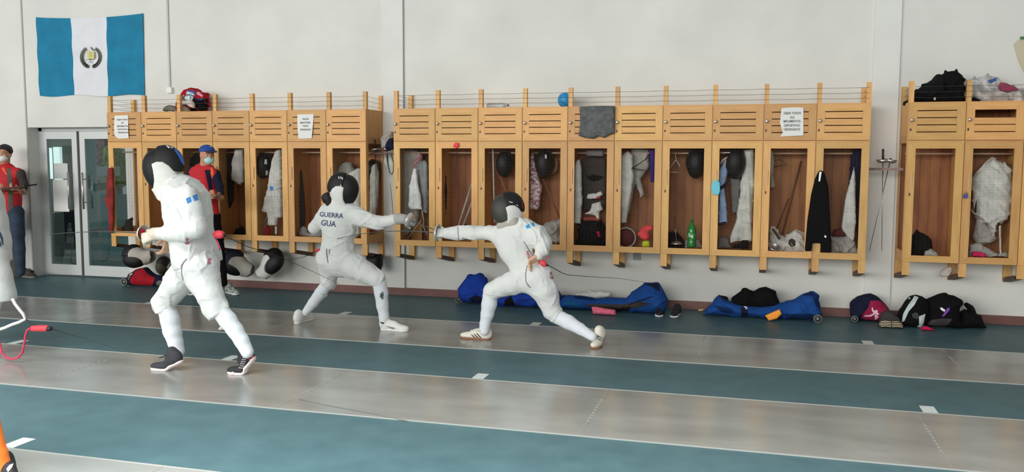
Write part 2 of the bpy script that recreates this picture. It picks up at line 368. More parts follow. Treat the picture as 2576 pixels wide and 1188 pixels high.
def X(px, py=500, Y=YD): return at(px, py, Y).x
fx = MB(); x0, x1 = XJ, XK
fx.box(x0, x0+.05, YD-.02, YD+.05, 0, ZD); fx.box(x1-.05, x1, YD-.02, YD+.05, 0, ZD); fx.box(x0, x1, YD-.02, YD+.05, ZD-.045, ZD)
fx.build('trim_5', alu, kind='structure')
def leaf(nm, xa, xb, hx):
    y0, y1, s = YD-.03, YD+.01, .082
    b = MB(); b.box(xa, xa+s, y0, y1, .02, ZD-.05); b.box(xb-s, xb, y0, y1, .02, ZD-.05); b.box(xa+s, xb-s, y0, y1, .02, .16); b.box(xa+s, xb-s, y0, y1, ZD-.15, ZD-.05)
    d = b.build(nm, alu, kind='structure')
    MB().box(xa+s, xb-s, y0+.018, y0+.024, .16, ZD-.15).build('door_pane', glass_m, d)
    g = MB(); z0, z1 = .93, 1.42
    g.tube([(hx, y0-.06, z0), (hx, y0-.06, z1)], .013, 10)
    for z in (z0+.09, z1-.09): g.tube([(hx, y0, z), (hx, y0-.06, z)], .008, 8)
    g.tube([(hx, y1+.06, z0), (hx, y1+.06, z1)], .013, 10)
    for z in (z0+.09, z1-.09): g.tube([(hx, y1, z), (hx, y1+.06, z)], .008, 8)
    g.build('door_handle', nickel, d, True)
    return d
xm = X(206)
dl = leaf('door_1', x0+.05, xm-.022, X(186)); dr = leaf('door_2', xm+.022, x1-.05, X(222))
dk = MB(); dk.box(xm-.02, xm+.02, YD-.005, YD+.005, .02, ZD-.05); dk.build('trim_6', mat('door_seal', (70, 70, 68), .7), kind='structure')
# the corridor and yard seen through the glass
B2 = 'room behind the glass doors'
grey_in = mat('corridor_grey', (128, 130, 124), .8, var=.12, vscale=2)
cm = MB(); cm.box(-15, -6, .3, 6, -.12, -.02); cm.build('floor_corridor', mat('corridor_floor', (112, 120, 116), .35, var=.15, vscale=3), kind='structure')
cw = MB(); cw.box(-15, -11.6, 4.2, 4.4, 0, 3); cw.box(-15, -14.8, .3, 4.4, 0, 3); cw.box(-15, -12, .3, 4.4, 2.7, 2.8); cw.build('wall_corridor', grey_in, kind='structure')
MB().box(-14, -3, 7.6, 7.8, 0, 2.1).build('wall_yard', mat('yard_wall', (186, 190, 184), .8, var=.1), kind='structure')
MB().box(-16, -2, 4.4, 12, -.2, -.1).build('floor_yard', mat('yard_concrete', (168, 176, 172), .7, var=.15), kind='structure')
def pbox(name, x0_, y0_, x1_, y1_, Y, t, m, parent=None, **k):
    a, b = at(x0_, y0_, Y), at(x1_, y1_, Y); c = at(x0_, y1_, Y)
    return MB().box(min(a.x, c.x), b.x, Y-t, Y+t, min(b.z, c.z), a.z).build(name, m, parent, **k)
pbox('partition', 233, 345, 244, 700, 1.4, .05, mat('pale_teal_frame', (150, 182, 184), .5), label='pale teal partition post behind the right door leaf', cat='post')
pbox('wall_panel', 262, 488, 330, 668, 2.6, .03, mat('teal_panel', (96, 160, 168), .45), label='bright teal panel in the yard seen low through the right door leaf', cat='panel')
pbox('wall_sign', 246, 418, 300, 442, 2.3, .02, mat('sign_white', (222, 228, 228), .6), label='white board hanging in the yard behind the right door leaf', cat='board')
pbox('poster', 247, 345, 268, 415, 4.15, .03, mat('poster_red', (150, 110, 108), .7, var=.5, vscale=14), label='reddish poster in the yard behind the right door leaf', cat='poster')
pbox('reflection_pane', 113, 372, 131, 450, 3.0, .03, mat('reflection_glow', (235, 240, 240), .5, emit=.8), label='tall glowing pane standing for a window reflection, left behind the left door leaf', cat='glowing pane')  # glowing pane added to imitate a bright window reflection in the door glass
pbox('reflection_pane', 140, 370, 156, 452, 3.0, .03, mat('reflection_glow', (235, 240, 240), .5, emit=.8), label='narrow glowing pane for a window reflection, right of the first behind the left leaf', cat='glowing pane')  # second glowing pane, also imitating a window reflection in the glass
pbox('cabinet', 120, 535, 143, 660, 2.4, .2, mat('grey_cabinet', (140, 142, 136), .6), label='grey cabinet behind the left door leaf', cat='cabinet')
pbox('cupboard', 150, 530, 172, 640, 3.2, .2, mat('dark_cupboard', (40, 38, 38), .6), label='dark cupboard behind the left door leaf beside the grey cabinet', cat='cupboard')
c_ = [at(192, 580, 1.1), at(184, 600, 1.1), at(178, 660, 1.1), at(186, 664, 1.1), at(212, 664, 1.1), at(218, 655, 1.1), at(222, 580, 1.1)]
ch = MB(); ch.tube(c_, .011, 8); ch.tube([p+Vector((0, .45, 0)) for p in c_], .011, 8); ch.tube([c_[0], c_[0]+Vector((0, .45, 0))], .011); ch.tube([c_[-1], c_[-1]+Vector((0, .45, 0))], .011)
t = thing('metal_chair', (c_[3].x, 1.3, 0), 'thin metal chair frame standing behind the left door leaf', 'chair'); ch.build('chair_frame', mat('chair_tube', (120, 122, 120), .35, .7), t, True)
s_ = MB(); s_.box(c_[0].x, c_[-1].x, 1.1, 1.55, c_[0].z-.01, c_[0].z+.02); s_.build('seat', mat('grey_seat', (110, 112, 110), .7), t)
hb = Blob(.03, .08)
for i in range(9): hb.ell(at(286+8*(i % 3), 382+9*i, 3.0), (.16, .14, .12))
hb.cone(at(290, 395, 3.0), at(290, 395, 3.0)+Vector((0, 0, -2.6)), .03); hb.noise(.03, 22, 3); blob_obj('tall_plant', hb, mat('lime_leaves', (168, 196, 84), .7, var=.45, vscale=30), label='lime green tall plant outside, seen through the leftmost locker', cat='plant')
pp = MB(); a, b = at(132, 452, YD-.034), at(174, 533, YD-.034); pp.box(a.x, b.x, YD-.0335, YD-.031, b.z, a.z); pp.build('paper_notice', mat('paper', (226, 227, 222), .8), label='large white paper sheet taped inside the left door leaf', cat='paper')
pp = MB(); a, b = at(135, 411, YD-.034), at(171, 450, YD-.034); pp.box(a.x, b.x, YD-.0335, YD-.031, b.z, a.z); pp.build('paper_notice', mat('reflection_sheet', (196, 200, 196), .8), label='grey sheet standing for a reflection above the large paper on the left door leaf', cat='paper')  # grey sheet put in for a reflection on the door glass
area('added_corridor_fill', (-13, 2.2, 2.6), (-12.6, 2.3, 0), 1.5, 1.5, 42)  # unseen light added to brighten the dark corridor
# conduit and box
cx = at(425, 100, 0).x
t = thing('cable_conduit', (cx, -.01, 2.5), 'thin white conduit running down the wall to a small junction box', 'conduit')
MB().box(cx-.012, cx+.012, -.02, 0, 2.5, 4.6).build('conduit_channel', mat('conduit', (190, 192, 188), .6), t)
MB().box(cx-.03, cx+.045, -.045, 0, 2.44, 2.51).build('junction_box', mat('conduit_box', (228, 228, 222), .5), t)
# flag
fb = mat('flag_blue', (18, 126, 164), .85, var=.1, vscale=5); fw_ = mat('flag_white', (222, 224, 228), .85, var=.03, vscale=5)
C4 = [at(90, 43, -.02), at(359, 33, -.02), at(363, 240, -.02), at(100, 241, -.02)]
def flagpt(u, v):
    t_ = C4[0].lerp(C4[1], u); b_ = C4[3].lerp(C4[2], u); p = t_.lerp(b_, v); sag = .035*(math.sin(math.pi*u)**.7 if 0 < u < 1 else 0)*(1-v)+.012*math.sin(2*math.pi*u*2)*v
    return Vector((p.x, -.012-.012*(.5+.5*math.sin(9*u+2*v))-.006*math.sin(17*v+5*u), p.z-sag))
tf = thing('national_flag', (flagpt(.5, .5).x, -.02, 2.43), 'large pale blue and white striped national flag pinned high on the wall above the doors', 'flag')
for i, (u0, u1, m) in enumerate(((0, .335, fb), (.335, .665, fw_), (.665, 1, fb))):
    n = 14; vs = [flagpt(u0+(u1-u0)*a/n, b/24) for b in range(25) for a in range(n+1)]
    vs += [p+Vector((0, .003, 0)) for p in vs]; k = (n+1)*25
    fs = [(b*(n+1)+a, (b+1)*(n+1)+a, (b+1)*(n+1)+a+1, b*(n+1)+a+1) for b in range(24) for a in range(n)]; fs += [tuple(k+i_ for i_ in reversed(f)) for f in fs]
    mesh_obj('flag_stripe', vs, fs, m, tf, True)
def femb(name, poly, m, parent):  # px polygon on the flag
    v, f = tri_poly(poly, 6); o = []
    for x, y in v:
        p = at(x, y, -.02); o.append(Vector((p.x, -.032, p.z)))
    return mesh_obj(name, o, f, m, parent)
em = thing('x', (0, 0, 0), None, None); bpy.data.objects.remove(em)
leafm = mat('emblem_olive', (84, 86, 72), .8); goldm = mat('emblem_gold', (205, 200, 132), .8)
wv = []; wf = []
def leafq(x, y, a, L, Wd):
    c, s = math.cos(a), math.sin(a); q = [(0, 0), (L*.5, Wd), (L, 0), (L*.5, -Wd)]; b = len(wv)
    for u, v in q:
        p = at(x+u*c-v*s, y+u*s+v*c, -.02); wv.append(Vector((p.x, -.032, p.z)))
    wf.append((b, b+1, b+2, b+3))
for sgn in (-1, 1):
    wv = []; wf = []
    for i in range(19):
        t_ = i/18; a = math.radians(-50+t_*132); cxx = 229.5+sgn*23*math.cos(a)*(1 if sgn > 0 else 1); cyy = 143.5+25*math.sin(a)
        tang = a+math.pi/2
        for da in (-.6, .5): leafq(cxx, cyy, (math.pi-(tang+da+math.pi) if sgn < 0 else tang+da+math.pi), 6.5+2*t_, 1.3+1.0*t_)
    mesh_obj('laurel_branch', wv, wf, leafm, tf)
femb('scroll', [(220, 129), (224, 127), (230, 130), (239, 129), (239, 147), (235, 150), (229, 148), (223, 150), (221, 146)], goldm, tf)
wv = []; wf = []
for (x, y, a, L, Wd) in ((228.5, 117, 1.0, 13, 2.0), (233, 124, .6, 8, 1.6), (240, 131, 1.5, 20, .7), (225, 134, .05, 8, .6), (226, 141, -.05, 9, .6), (222, 148, 2.4, 8, .8), (237, 149, 2.5, 22, .5), (222, 149, .7, 22, .5)): leafq(x, y, a, L, Wd)
mesh_obj('bird_and_rifles', wv, wf, mat('emblem_grey', (110, 112, 108), .8), tf)
# ================================================================ lockers
LW, LD, ZT, ZJ, ZB = .4984, .4906, 2.1796, 1.8155, .6448
X2, X1, X3 = -3.9098, -4.2432-7*.4984, 1.4056
def mitred(b, x0, x1, z0, z1, y0, y1, wl_, wr, wt, wb):
    I = (x0+wl_, x1-wr, z0+wb, z1-wt); g = .0006
    b.prism([(x0, z1), (x1, z1), (I[1], I[3]), (I[0], I[3])], y0, y1, 1); b.prism([(x0, z0), (I[0], I[2]), (I[1], I[2]), (x1, z0)], y0, y1, 1)
    b.prism([(x0, z0+g), (x0, z1-g), (I[0]-g, I[3]), (I[0]-g, I[2])], y0+.0005, y1, 0); b.prism([(x1, z0+g), (I[1]+g, I[2]), (I[1]+g, I[3]), (x1, z1-g)], y0+.0005, y1, 0)
TEMPL = {}
def locker_parts(root, lo=0, ro=0, back=1, rail=1, x=0.0, gone=0):
    """one locker column between x and x+LW, hung on the wall; lo/ro: open meshed end side"""
    D = LD; x0, x1 = x, x+LW; P = root
    c = MB(); th = .018
    c.box(x0, x1, -D+.022, 0, ZT-.02, ZT, 1); c.box(x0+th, x1-th, -D+.03, -.02, ZJ-.012, ZJ+.006, 1); c.box(x0, x1, -D+.022, 0, ZB, ZB+.03, 1)
    for s, op in ((0, lo), (1, ro)):
        a = x0 if s == 0 else x1-th
        if not op: c.box(a, a+th, -D+.022, -.002, ZB+.03, ZT-.02, 0)
        else:
            q = .04; c.box(a, a+th, -D+.022, -D+.022+q, ZB+.03, ZT-.02, 0); c.box(a, a+th, -.045, -.002, ZB+.03, ZT-.02, 0)
            c.box(a, a+th, -D+.062, -.045, 1.79, ZT-.02, 0); c.box(a, a+th, -D+.062, -.045, ZB+.03, ZB+.10, 1)
    c.build('carcass', [wood_v, wood_h], P)
    if back:
        k = MB(); nb = 5; w_ = (LW-.04)/nb
        for i in range(nb): k.box(x0+.02+i*w_+.001, x0+.02+(i+1)*w_-.001, -.018, -.004, ZB+.03, ZT-.02)
        k.build('back_panel', wood_b, P)
    for s, op in ((0, lo), (1, ro)):
        if op:
            a = (x0 if s == 0 else x1)-.002*(1-2*s); q = MB()
            for i in range(62): z = ZB+.11+i*.018; q.box(a-.0006, a+.0006, -D+.06, -.045, z, z+.0014)
            for i in range(1, 9): y = -D+.06+i*.043; q.box(a-.0005, a+.0005, y, y+.001, ZB+.1, 1.79)
            q.build('side_mesh', wire_m, P)
    if rail:
        q = MB(); q.tube([(x0+th, -.25, 1.69), (x1-th, -.25, 1.69)], .009, 8); q.build('hanging_rail', mat('rail_pale', (200, 170, 140), .5), P, True)
    g = .0035
    # upper door, slatted
    u = MB(); z0, z1 = ZJ+.003, ZT-.004; xa, xb = x0+g, x1-g; yf, yb = -D, -D+.021
    mitred(u, xa, xb, z0, z1, yf, yb, .073, .073, .075, .072)
    ia, ib, iz0, iz1 = xa+.0735, xb-.0735, z0+.072, z1-.075; hh = (iz1-iz0); sl = (hh-4*.0085)/3
    if not gone:
        for i in range(3): z = iz0+.0085+i*(sl+.0085); u.box(ia, ib, yf+.002, yb-.003, z, z+sl, 1)
        u.box(ia, ib, yb-.0005, yb+.002, iz0, iz0+.0005, 1)
    else:
        for i in range(2): z = iz0+.0085+i*(sl+.0085); u.box(ia, ib, yf+.002, yb-.003, z, z+sl, 1)
    ud = u.build('upper_door', [wood_v, wood_h], P)
    kn = MB(); kn.lathe([(0, .0), (.006, 0), (.006, .012), (.016, .016), (.017, .026), (.01, .031), (0, .031)], (xa+.026, yf, z1-.168), (0, -1, 0), 14); kn.build('knob', nickel, ud, True)
    kl = MB(); kl.box(xa+.013, xa+.026, yf-.004, yf+.001, z1-.27, z1-.248); kl.build('latch', dark_m, ud)
    # lower door, framed wire mesh
    d = MB(); z0, z1 = ZB+.002, ZJ-.003
    mitred(d, xa, xb, z0, z1, yf, yb, .073, .073, .075, .062)
    ld = d.build('lower_door', [wood_v, wood_h], P)
    q = MB(); za, zb = z0+.062, z1-.075; n = int((zb-za)/.0175)
    for i in range(1, n): z = za+i*(zb-za)/n; q.box(ia-.004, ib+.004, yb-.004, yb-.003, z, z+.0013)
    for i in range(1, 9): xx = ia+i*(ib-ia)/9; q.box(xx, xx+.0004, yb-.003, yb-.002, za-.004, zb+.004)
    q.build('wire_mesh', wire_m, ld)
    q = MB(); q.box(xa+.043, xa+.05, yf-.012, yf, 1.37, 1.52); q.build('pull_handle', mat('pale_handle', (214, 178, 142), .5), ld)
    q = MB(); q.box(xa+.028, xa+.04, yf-.003, yf+.001, 1.285, 1.312); q.build('keyhole', dark_m, ld)
def post(root, x, y0=-LD+.022, z1=2.378):
    MB().box(x-.0, x+.045, y0, y0+.045, ZT, z1).build('rail_post', wood_v, root)
def bracket(root, x, s=1):
    D = LD; w_ = .066; a, b = x-w_/2, x+w_/2
    q = MB(); q.box(a, b, -D+.006, -D+.05, .515, ZB, 0); q.box(a, b, -.05, -.001, .43, ZB, 0)
    k = len(q.v); q.add([(a, -D+.006, .515), (b, -D+.006, .515), (b, -D+.05, .545), (a, -D+.05, .545), (a, -.05, .43), (b, -.05, .43), (b, -.05, .475), (a, -.05, .475)], [(0, 3, 2, 1), (4, 5, 6, 7), (0, 1, 5, 4), (3, 7, 6, 2), (0, 4, 7, 3), (1, 2, 6, 5)], 1)
    q.build('support_bracket', [wood_v, wood_d], root)
def build_bank(xb, n, who, labels, group, gone=()):
    proto = None
    for i in range(n):
        x = xb+i*LW; nm = labels[i]
        special = i in (0, n-1) or i in gone
        if special or proto is None:
            r = thing('locker', (x, 0, .43), nm, 'locker', group)
            locker_parts(r, lo=(i == 0 and who != 'mid'), ro=(i == n-1 and who == 'left'), back=not (who == 'left' and i == 0), x=x, gone=i in gone)
            post(r, x); bracket(r, x+.033)
            if i == 0: post(r, x, -.047, 2.36)
            if i == n-1 and who != 'right': post(r, x+LW-.046); post(r, x+LW-.046, -.047, 2.36); bracket(r, x+LW-.033)
            if not special: proto = r
        else:
            r = proto.copy(); COL.objects.link(r); r.location = (x, 0, .43); WL[r.name] = Vector((x, 0, .43)); r['label'] = nm
            for c in list(proto.children):
                cc = c.copy(); COL.objects.link(cc); cc.parent = r
                for g in c.children: gg = g.copy(); COL.objects.link(gg); gg.parent = cc
    # rail wires
    t = thing('rail_wires', (xb, -LD+.04, 2.2), 'three thin dark wires strung between the posts on top of the '+{'left': 'left', 'mid': 'long middle', 'right': 'right'}[who]+' locker bank', 'wire rail', 'wires on top of the locker banks')
    for z in (2.222, 2.274, 2.326):
        q = MB(); y = -LD+.021; e = n*LW; P_ = [(xb+.05, y, z)]
        for i in range(n): P_ += [(xb+(i+.5)*LW, y, z-.004), (xb+(i+1)*LW-.02, y, z)]
        q.tube(P_, .0016, 5)
        q.tube([(xb+.026, y, z), (xb+.026, -.04, z-.012)], .0016, 5)
        if who != 'right': q.tube([(xb+n*LW-.02, y, z), (xb+n*LW-.02, -.04, z-.012)], .0016, 5)
        q.build('wire', cable_m, t)
ORD = ['first', 'second', 'third', 'fourth', 'fifth', 'sixth', 'seventh', 'eighth', 'ninth', 'tenth']
L1 = ['paper notice and see-through back', 'bare inside behind the tall fencer\'s mask', 'behind the spectator in the blue cap', 'grey shirt inside at its right', 'long white jacket with a blue patch inside', 'second paper notice on its upper door', 'open meshed side at its right end']
L2 = ['pink hanger and white jackets inside', 'red flower stuck above its mesh door', 'round black mask and white strap inside', 'pink patterned jacket and mask inside', 'grey towel draped over its upper door', 'black hanger, coral cloth and white jacket inside', 'green bottle on its bottom', 'light blue face mask hung on its door', 'large paper notice on its upper door', 'black trousers hung on its door edge']
L3 = ['black bundle low inside', 'missing top slat and a white jacket inside', 'only a sliver showing at the frame edge']
build_bank(X1, 7, 'left', [f'{ORD[i]} locker of left pine bank, '+s for i, s in enumerate(L1)], 'pine lockers of the left bank')
build_bank(X2, 10, 'mid', [f'{ORD[i]} locker of middle pine bank, '+s for i, s in enumerate(L2)], 'pine lockers of the middle bank')
build_bank(X3, 3, 'right', [f'{ORD[i]} locker of right pine bank, '+s for i, s in enumerate(L3)], 'pine lockers of the right bank', gone=(1,))
# ================================================================ fencing masks
mesh_m = mat('mask_mesh_black', (26, 26, 27), .5, .35, bump=.25, bscale=420)
mesh_g = mat('mask_mesh_grey', (70, 70, 66), .5, .45, bump=.25, bscale=420)
trim_b = mat('mask_trim_black', (14, 13, 14), .65)
bib_w = mat('mask_bib_white', (226, 226, 220), .85, var=.05, vscale=8)
bib_g = mat('mask_bib_grey', (186, 180, 168), .85, var=.08, vscale=8)
lining_r = mat('mask_lining_dark_red', (84, 30, 30), .9)
white_mark = mat('white_mark', (236, 238, 238), .7)
def basis(f, u):
    f = Vector(f).normalized(); u = Vector(u); u = (u-f*u.dot(f)).normalized(); l = u.cross(f)
    return Matrix(((f.x, l.x, u.x), (f.y, l.y, u.y), (f.z, l.z, u.z)))
def inside_poly(P, poly):
    Xb, Zb = np.broadcast_arrays(P[0], P[2]); return sd_poly(Xb[:, :1, :], Zb[:, :1, :], poly)
_MG = {}
def mask_geo():
    if _MG: return _MG
    vx = .0065
    b = Blob(vx, .02); b.ell((.03, 0, 0), (.128, .102, .15)); b.ell((.04, 0, -.06), (.10, .08, .10)); b.cut(lambda P, V: np.maximum(V, -(P[0]+.15*P[2]-.012))); _MG['front'] = b.mesh()
    b = Blob(vx, .02); b.ell((.03, 0, 0), (.134, .108, .155)); b.ell((-.025, 0, .015), (.128, .1, .142))
    b.cut(lambda P, V: np.maximum(V, (P[0]+.15*P[2]-.02))); b.cut(lambda P, V: np.maximum(V, -(P[2]+.06-.2*(P[0]+.1)))); _MG['cover'] = b.mesh()
    pol = [(.03, .03), (-.01, .034), (-.05, .022), (-.082, -.015), (-.1, -.07), (-.088, -.15), (-.04, -.235), (.05, -.25), (.125, -.2), (.135, -.13), (.085, -.135), (.05, -.09), (.035, -.03)]
    b = Blob(vx, .035); b.ell((.028, 0, -.01), (.125, .114, .155)); b.ell((-.02, 0, 0), (.115, .108, .14)); b.cone((.035, 0, -.1), (.02, 0, -.22), .098, .086)
    b.cut(lambda P, V: np.maximum(V, inside_poly(P, pol)))
    b.cut(lambda P, V: np.maximum(V, -(np.sqrt((P[0]-.02)**2+P[1]**2)-.062-.0*P[2])*1.0+(P[2] > -.17)*-9)); _MG['bib'] = b.mesh()
    b = Blob(vx, .01); b.ell((.02, 0, -.18), (.075, .075, .03)); _MG['lining'] = b.mesh()
    return _MG
def fencing_mask(c, f, u, parent=None, label=None, sc=1.0, mf=None, mc=None, mb=None, lining=True, group=None, bib=True):
    g = mask_geo(); R = basis(f, u); c = Vector(c)
    root = parent
    if label: root = thing('fencing_mask', tuple(c), label, 'fencing mask', group)
    elif parent is not None:
        root = bpy.data.objects.new('fencing_mask', None); COL.objects.link(root); root.parent = parent; WL[root.name] = wl(parent).copy()
    Rn = np.array(R)
    def put(k, nm, m):
        v, fc = g[k]; return mesh_obj(nm, (v*sc)@Rn.T+np.array(c), fc, m, root, True)
    o = {'root': root, 'front': put('front', 'face_mesh', mf or mesh_m), 'cover': put('cover', 'back_cover', mc or trim_b)}
    if bib: o['bib'] = put('bib', 'bib', mb or bib_w)
    if lining and bib: put('lining', 'lining', lining_r)
    return o
# ================================================================ cloth and things in the lockers
def cl(name, rgb, **k): return mat(name, rgb, .9, var=k.pop('var', .12), vscale=k.pop('vscale', 9), bump=.25, bscale=35, spec=.25, wr=(11, .22), **k)
wht = cl('white_fencing_cloth', (214, 214, 206)); gry = cl('grey_cloth', (120, 118, 116)); dgy = cl('dark_grey_cloth', (66, 60, 56)); lgy = cl('pale_grey_cloth', (176, 174, 166))
nav = cl('navy_cloth', (24, 26, 52)); prp = cl('purple_cloth', (62, 36, 120)); crl = cl('coral_cloth', (250, 84, 88)); red = cl('red_cloth', (170, 22, 36)); pnk = cl('pink_cloth', (214, 40, 96))
blu = cl('blue_bag_cloth', (26, 76, 148), vscale=5); blu2 = cl('blue_bag_cloth_dark', (14, 44, 92)); blu3 = cl('royal_blue_bag', (28, 66, 168), vscale=5)
pkw = mat('pink_patterned_cloth', (224, 208, 208), .9, rgb2=(150, 92, 104), vscale=38, lo=.42, hi=.55)
lbl = cl('pale_blue_cloth', (150, 176, 214)); twl = cl('grey_towel', (104, 106, 106), var=.2, vscale=25)
blk = black_cloth; red_out = mat('red_strap_cloth', (150, 40, 34), .85, var=.35, vscale=14)
def G(name, pts, Y, T, m, label, cat, group=None, **k):
    k.setdefault('fold', T*.45); k.setdefault('cre', T*.2 if T > .028 else 0); k.setdefault('cref', 26); return puff(name, pts, Y, T, m, label=label, cat=cat, group=group, **k)
V_ = dict(stretch=(1, 1, .12), freq=75)
HANG = 'clothes hanging in the lockers'; LOW = 'things lying on the locker floors'
YI = -.25
def hanger(pts, m, label, Y=YI):
    b = MB()
    for p in pts: b.tube([at(x, y, Y) for x, y in p], .006, 6)
    b.build('clothes_hanger', m, None, True, label=label, cat='hanger', group='clothes hangers')
def stick(a, b_, r, m, label, Y=YI, name='stick', cat='stick', Y2=None):
    MB().tube([at(*a, Y), at(*b_, Y if Y2 is None else Y2)], r, 7).build(name, m, None, True, label=label, cat=cat)
# left bank
G('red_strap_cloth', [(271, 423), (284, 421), (287, 480), (286, 560), (283, 588), (274, 586), (272, 530), (266, 512), (262, 500), (268, 492)], -.53, .02, red_out, 'long red cloth hanging over the left edge of the first left locker', 'cloth', **V_)
G('sports_shoe', [(286, 585), (312, 566), (322, 552), (330, 548), (333, 575), (334, 586), (300, 589)], YI, .05, dgy, 'dark shoes and pink strap on the floor of the see-through locker', 'shoes')
G('dark_bundle', [(392, 592), (400, 578), (425, 572), (437, 580), (436, 594)], YI, .07, dgy, 'dark grey bundle on the floor of the second left locker', 'bundle')
G('black_bag', [(478, 420), (484, 395), (497, 382), (512, 392), (514, 430)], YI, .06, blk, 'black cloth hanging behind the spectator in the blue cap', 'cloth')
G('grey_garment', [(548, 378), (582, 376), (590, 440), (588, 500), (572, 540), (552, 560)], -.2, .04, dgy, 'dark grey garment hanging left of the pale shirt in the fourth locker', 'garment', HANG, **V_)
G('pale_shirt', [(592, 376), (612, 374), (613, 460), (606, 462), (607, 467), (582, 452), (586, 410)], -.3, .035, wht, 'pale shirt hanging at the right of the fourth left locker', 'shirt', HANG, **V_)
G('sports_shoe', [(586, 590), (598, 574), (612, 570), (614, 592)], YI, .05, blk, 'black and white shoe low in the fourth left locker', 'shoe', LOW)
o = fencing_mask(at(664, 415, -.24), (.1, -1, -.1), (0, 0, 1), label='black mask with two white buckles in the fifth left locker', bib=False)
for (x, y) in ((668, 407), (671, 435)): decal('buckle', [(x-2, y-6), (x+3, y-6), (x+4, y+6), (x-3, y+6)], [o['front'], o['cover']], white_mark, o['root'])
j = G('fencing_jacket', [(695, 378), (708, 376), (711, 470), (711, 547), (700, 549), (697, 568), (676, 567), (673, 535), (660, 532), (665, 505), (675, 470), (680, 430), (686, 400)], -.33, .045, wht, 'long white fencing jacket with blue patch in the fifth left locker', 'jacket', HANG, **V_)
decal('flag_patch', [(679, 469), (688, 470), (687, 480), (680, 479)], j, mat('patch_blue', (58, 140, 212), .8), j)
for k, (a, b) in enumerate((((672, 545), (651, 590)), ((676, 552), (656, 592)))): stick(a, b, .008, lgy, f'pale stick leaning {"left of" if k == 0 else "beside"} the red item in the fifth left locker')
G('red_glove', [(668, 575), (676, 568), (680, 580), (677, 592), (667, 592)], -.3, .03, red, 'red glove low in the fifth left locker', 'glove')
G('white_cloth', [(692, 568), (698, 570), (697, 592), (692, 590)], -.32, .02, wht, 'thin white cloth end hanging below the white jacket', 'cloth')
G('grey_garment', [(742, 380), (752, 398), (760, 440), (766, 500), (767, 560), (762, 592), (742, 592)], -.22, .05, dgy, 'dark grey garment hanging at the left of the sixth left locker', 'garment', HANG, **V_)
G('white_shoe', [(754, 592), (755, 575), (763, 569), (770, 573), (777, 586), (800, 586), (812, 592), (800, 597), (758, 596)], -.3, .05, lgy, 'pale shoe on the floor of the sixth left locker', 'shoe', LOW)
G('fencing_jacket', [(838, 440), (852, 418), (870, 406), (884, 410), (893, 430), (880, 470), (840, 520)], -.22, .045, lgy, 'pale jacket hanging behind the dark mask in the seventh left locker', 'jacket', HANG, **V_)
G('fencing_jacket', [(880, 434), (900, 424), (909, 424), (908, 590), (895, 600), (868, 602), (866, 520)], -.33, .045, wht, 'white jacket hanging at the right of the seventh left locker', 'jacket', HANG, **V_)
G('white_garment', [(932, 420), (948, 412), (952, 450), (948, 520), (940, 560), (930, 560)], -.2, .04, wht, 'white garment seen through the open side of the left bank', 'garment', HANG, **V_)
fencing_mask(at(938, 428, -.12), (.4, -.9, -.2), (0, 0, 1), label='dark mask seen through the meshed side of the left bank', bib=False, sc=.8)
# weapon shelves between the banks
EP = []
def guard_bowl(b, c, ax, r=.062, mi=0): b.lathe([(.004, 0), (r*.6, .004), (r*.9, .018), (r, .038), (r-.003, .037), (r*.85, .02), (r*.5, .008), (.004, .005)], c, ax, 20, mi)
def hung_epee(g, tip, label, grip_up=.14, Y=-.3, group='epees on the weapon shelves', gm=None, lean=(0, 0)):
    p = at(*g, Y); q = at(*tip, Y+lean[1]); t = thing('epee', tuple(p), label, 'epee', group); d = (q-p).normalized()
    MB().tube([p, p.lerp(q, .5), q], .0045, 6, r2=.0026).build('blade', steel, t, True)
    b = MB(); guard_bowl(b, p-d*.0, -d); b.build('guard', nickel, t, True)
    MB().tube([p-d*.01, p-d*grip_up*.6, p-d*grip_up], .011, 8).build('grip', gm or dark_m, t, True)
a0, a1 = -4.243, -3.912
MB().box(a0+.002, a1-.002, -.36, -.16, 1.672, 1.69).build('weapon_shelf', wood_d, label='narrow brown shelf holding weapons between the left and middle banks', cat='shelf')
hung_epee((944, 382), (952, 560), 'epee with silver guard, left on the shelf between left and middle banks', Y=-.26)
hung_epee((974, 381), (990, 545), 'epee with silver guard, right on the shelf between left and middle banks', Y=-.26)
MB().tube([at(x, y, -.38) for x, y in ((972, 388), (975, 410), (980, 432), (986, 440), (990, 430), (990, 410), (984, 388))], .007, 7).build('green_cord', mat('dark_green_cord', (70, 84, 72), .8), None, True, label='dark green cord looped under the weapon shelf', cat='cord')
hb = G('cloth_bundle', [(959, 355), (962, 342), (975, 332), (988, 330), (992, 345), (990, 372), (960, 374)], -.27, .07, lgy, 'pale cloth bundle resting above the guards on the weapon shelf', 'bundle')
G('knitted_hat', [(970, 376), (972, 358), (980, 348), (993, 346), (994, 376)], -.37, .045, nav, 'navy hat in front of the pale bundle on the weapon shelf', 'hat')
MB().box(1.085, 1.40, -.36, -.30, 1.525, 1.55).build('weapon_shelf', wood_g, label='narrow greyish shelf holding weapons between the middle and right banks', cat='shelf')
hung_epee((2221, 411), (2218, 630), 'epee standing straight with grip up between middle and right banks', Y=-.33)
hung_epee((2238, 411), (2187, 632), 'epee slanting down to the left between middle and right banks', grip_up=.05, Y=-.33)
G('pink_cloth', [(2274, 262), (2290, 256), (2292, 300), (2290, 372), (2276, 392), (2262, 388), (2266, 320)], -.50, .012, mat('faded_pink_cloth', (196, 158, 142), .9, var=.15), 'faded pink cloth hanging on the left side of the right bank', 'cloth', **V_) if False else None
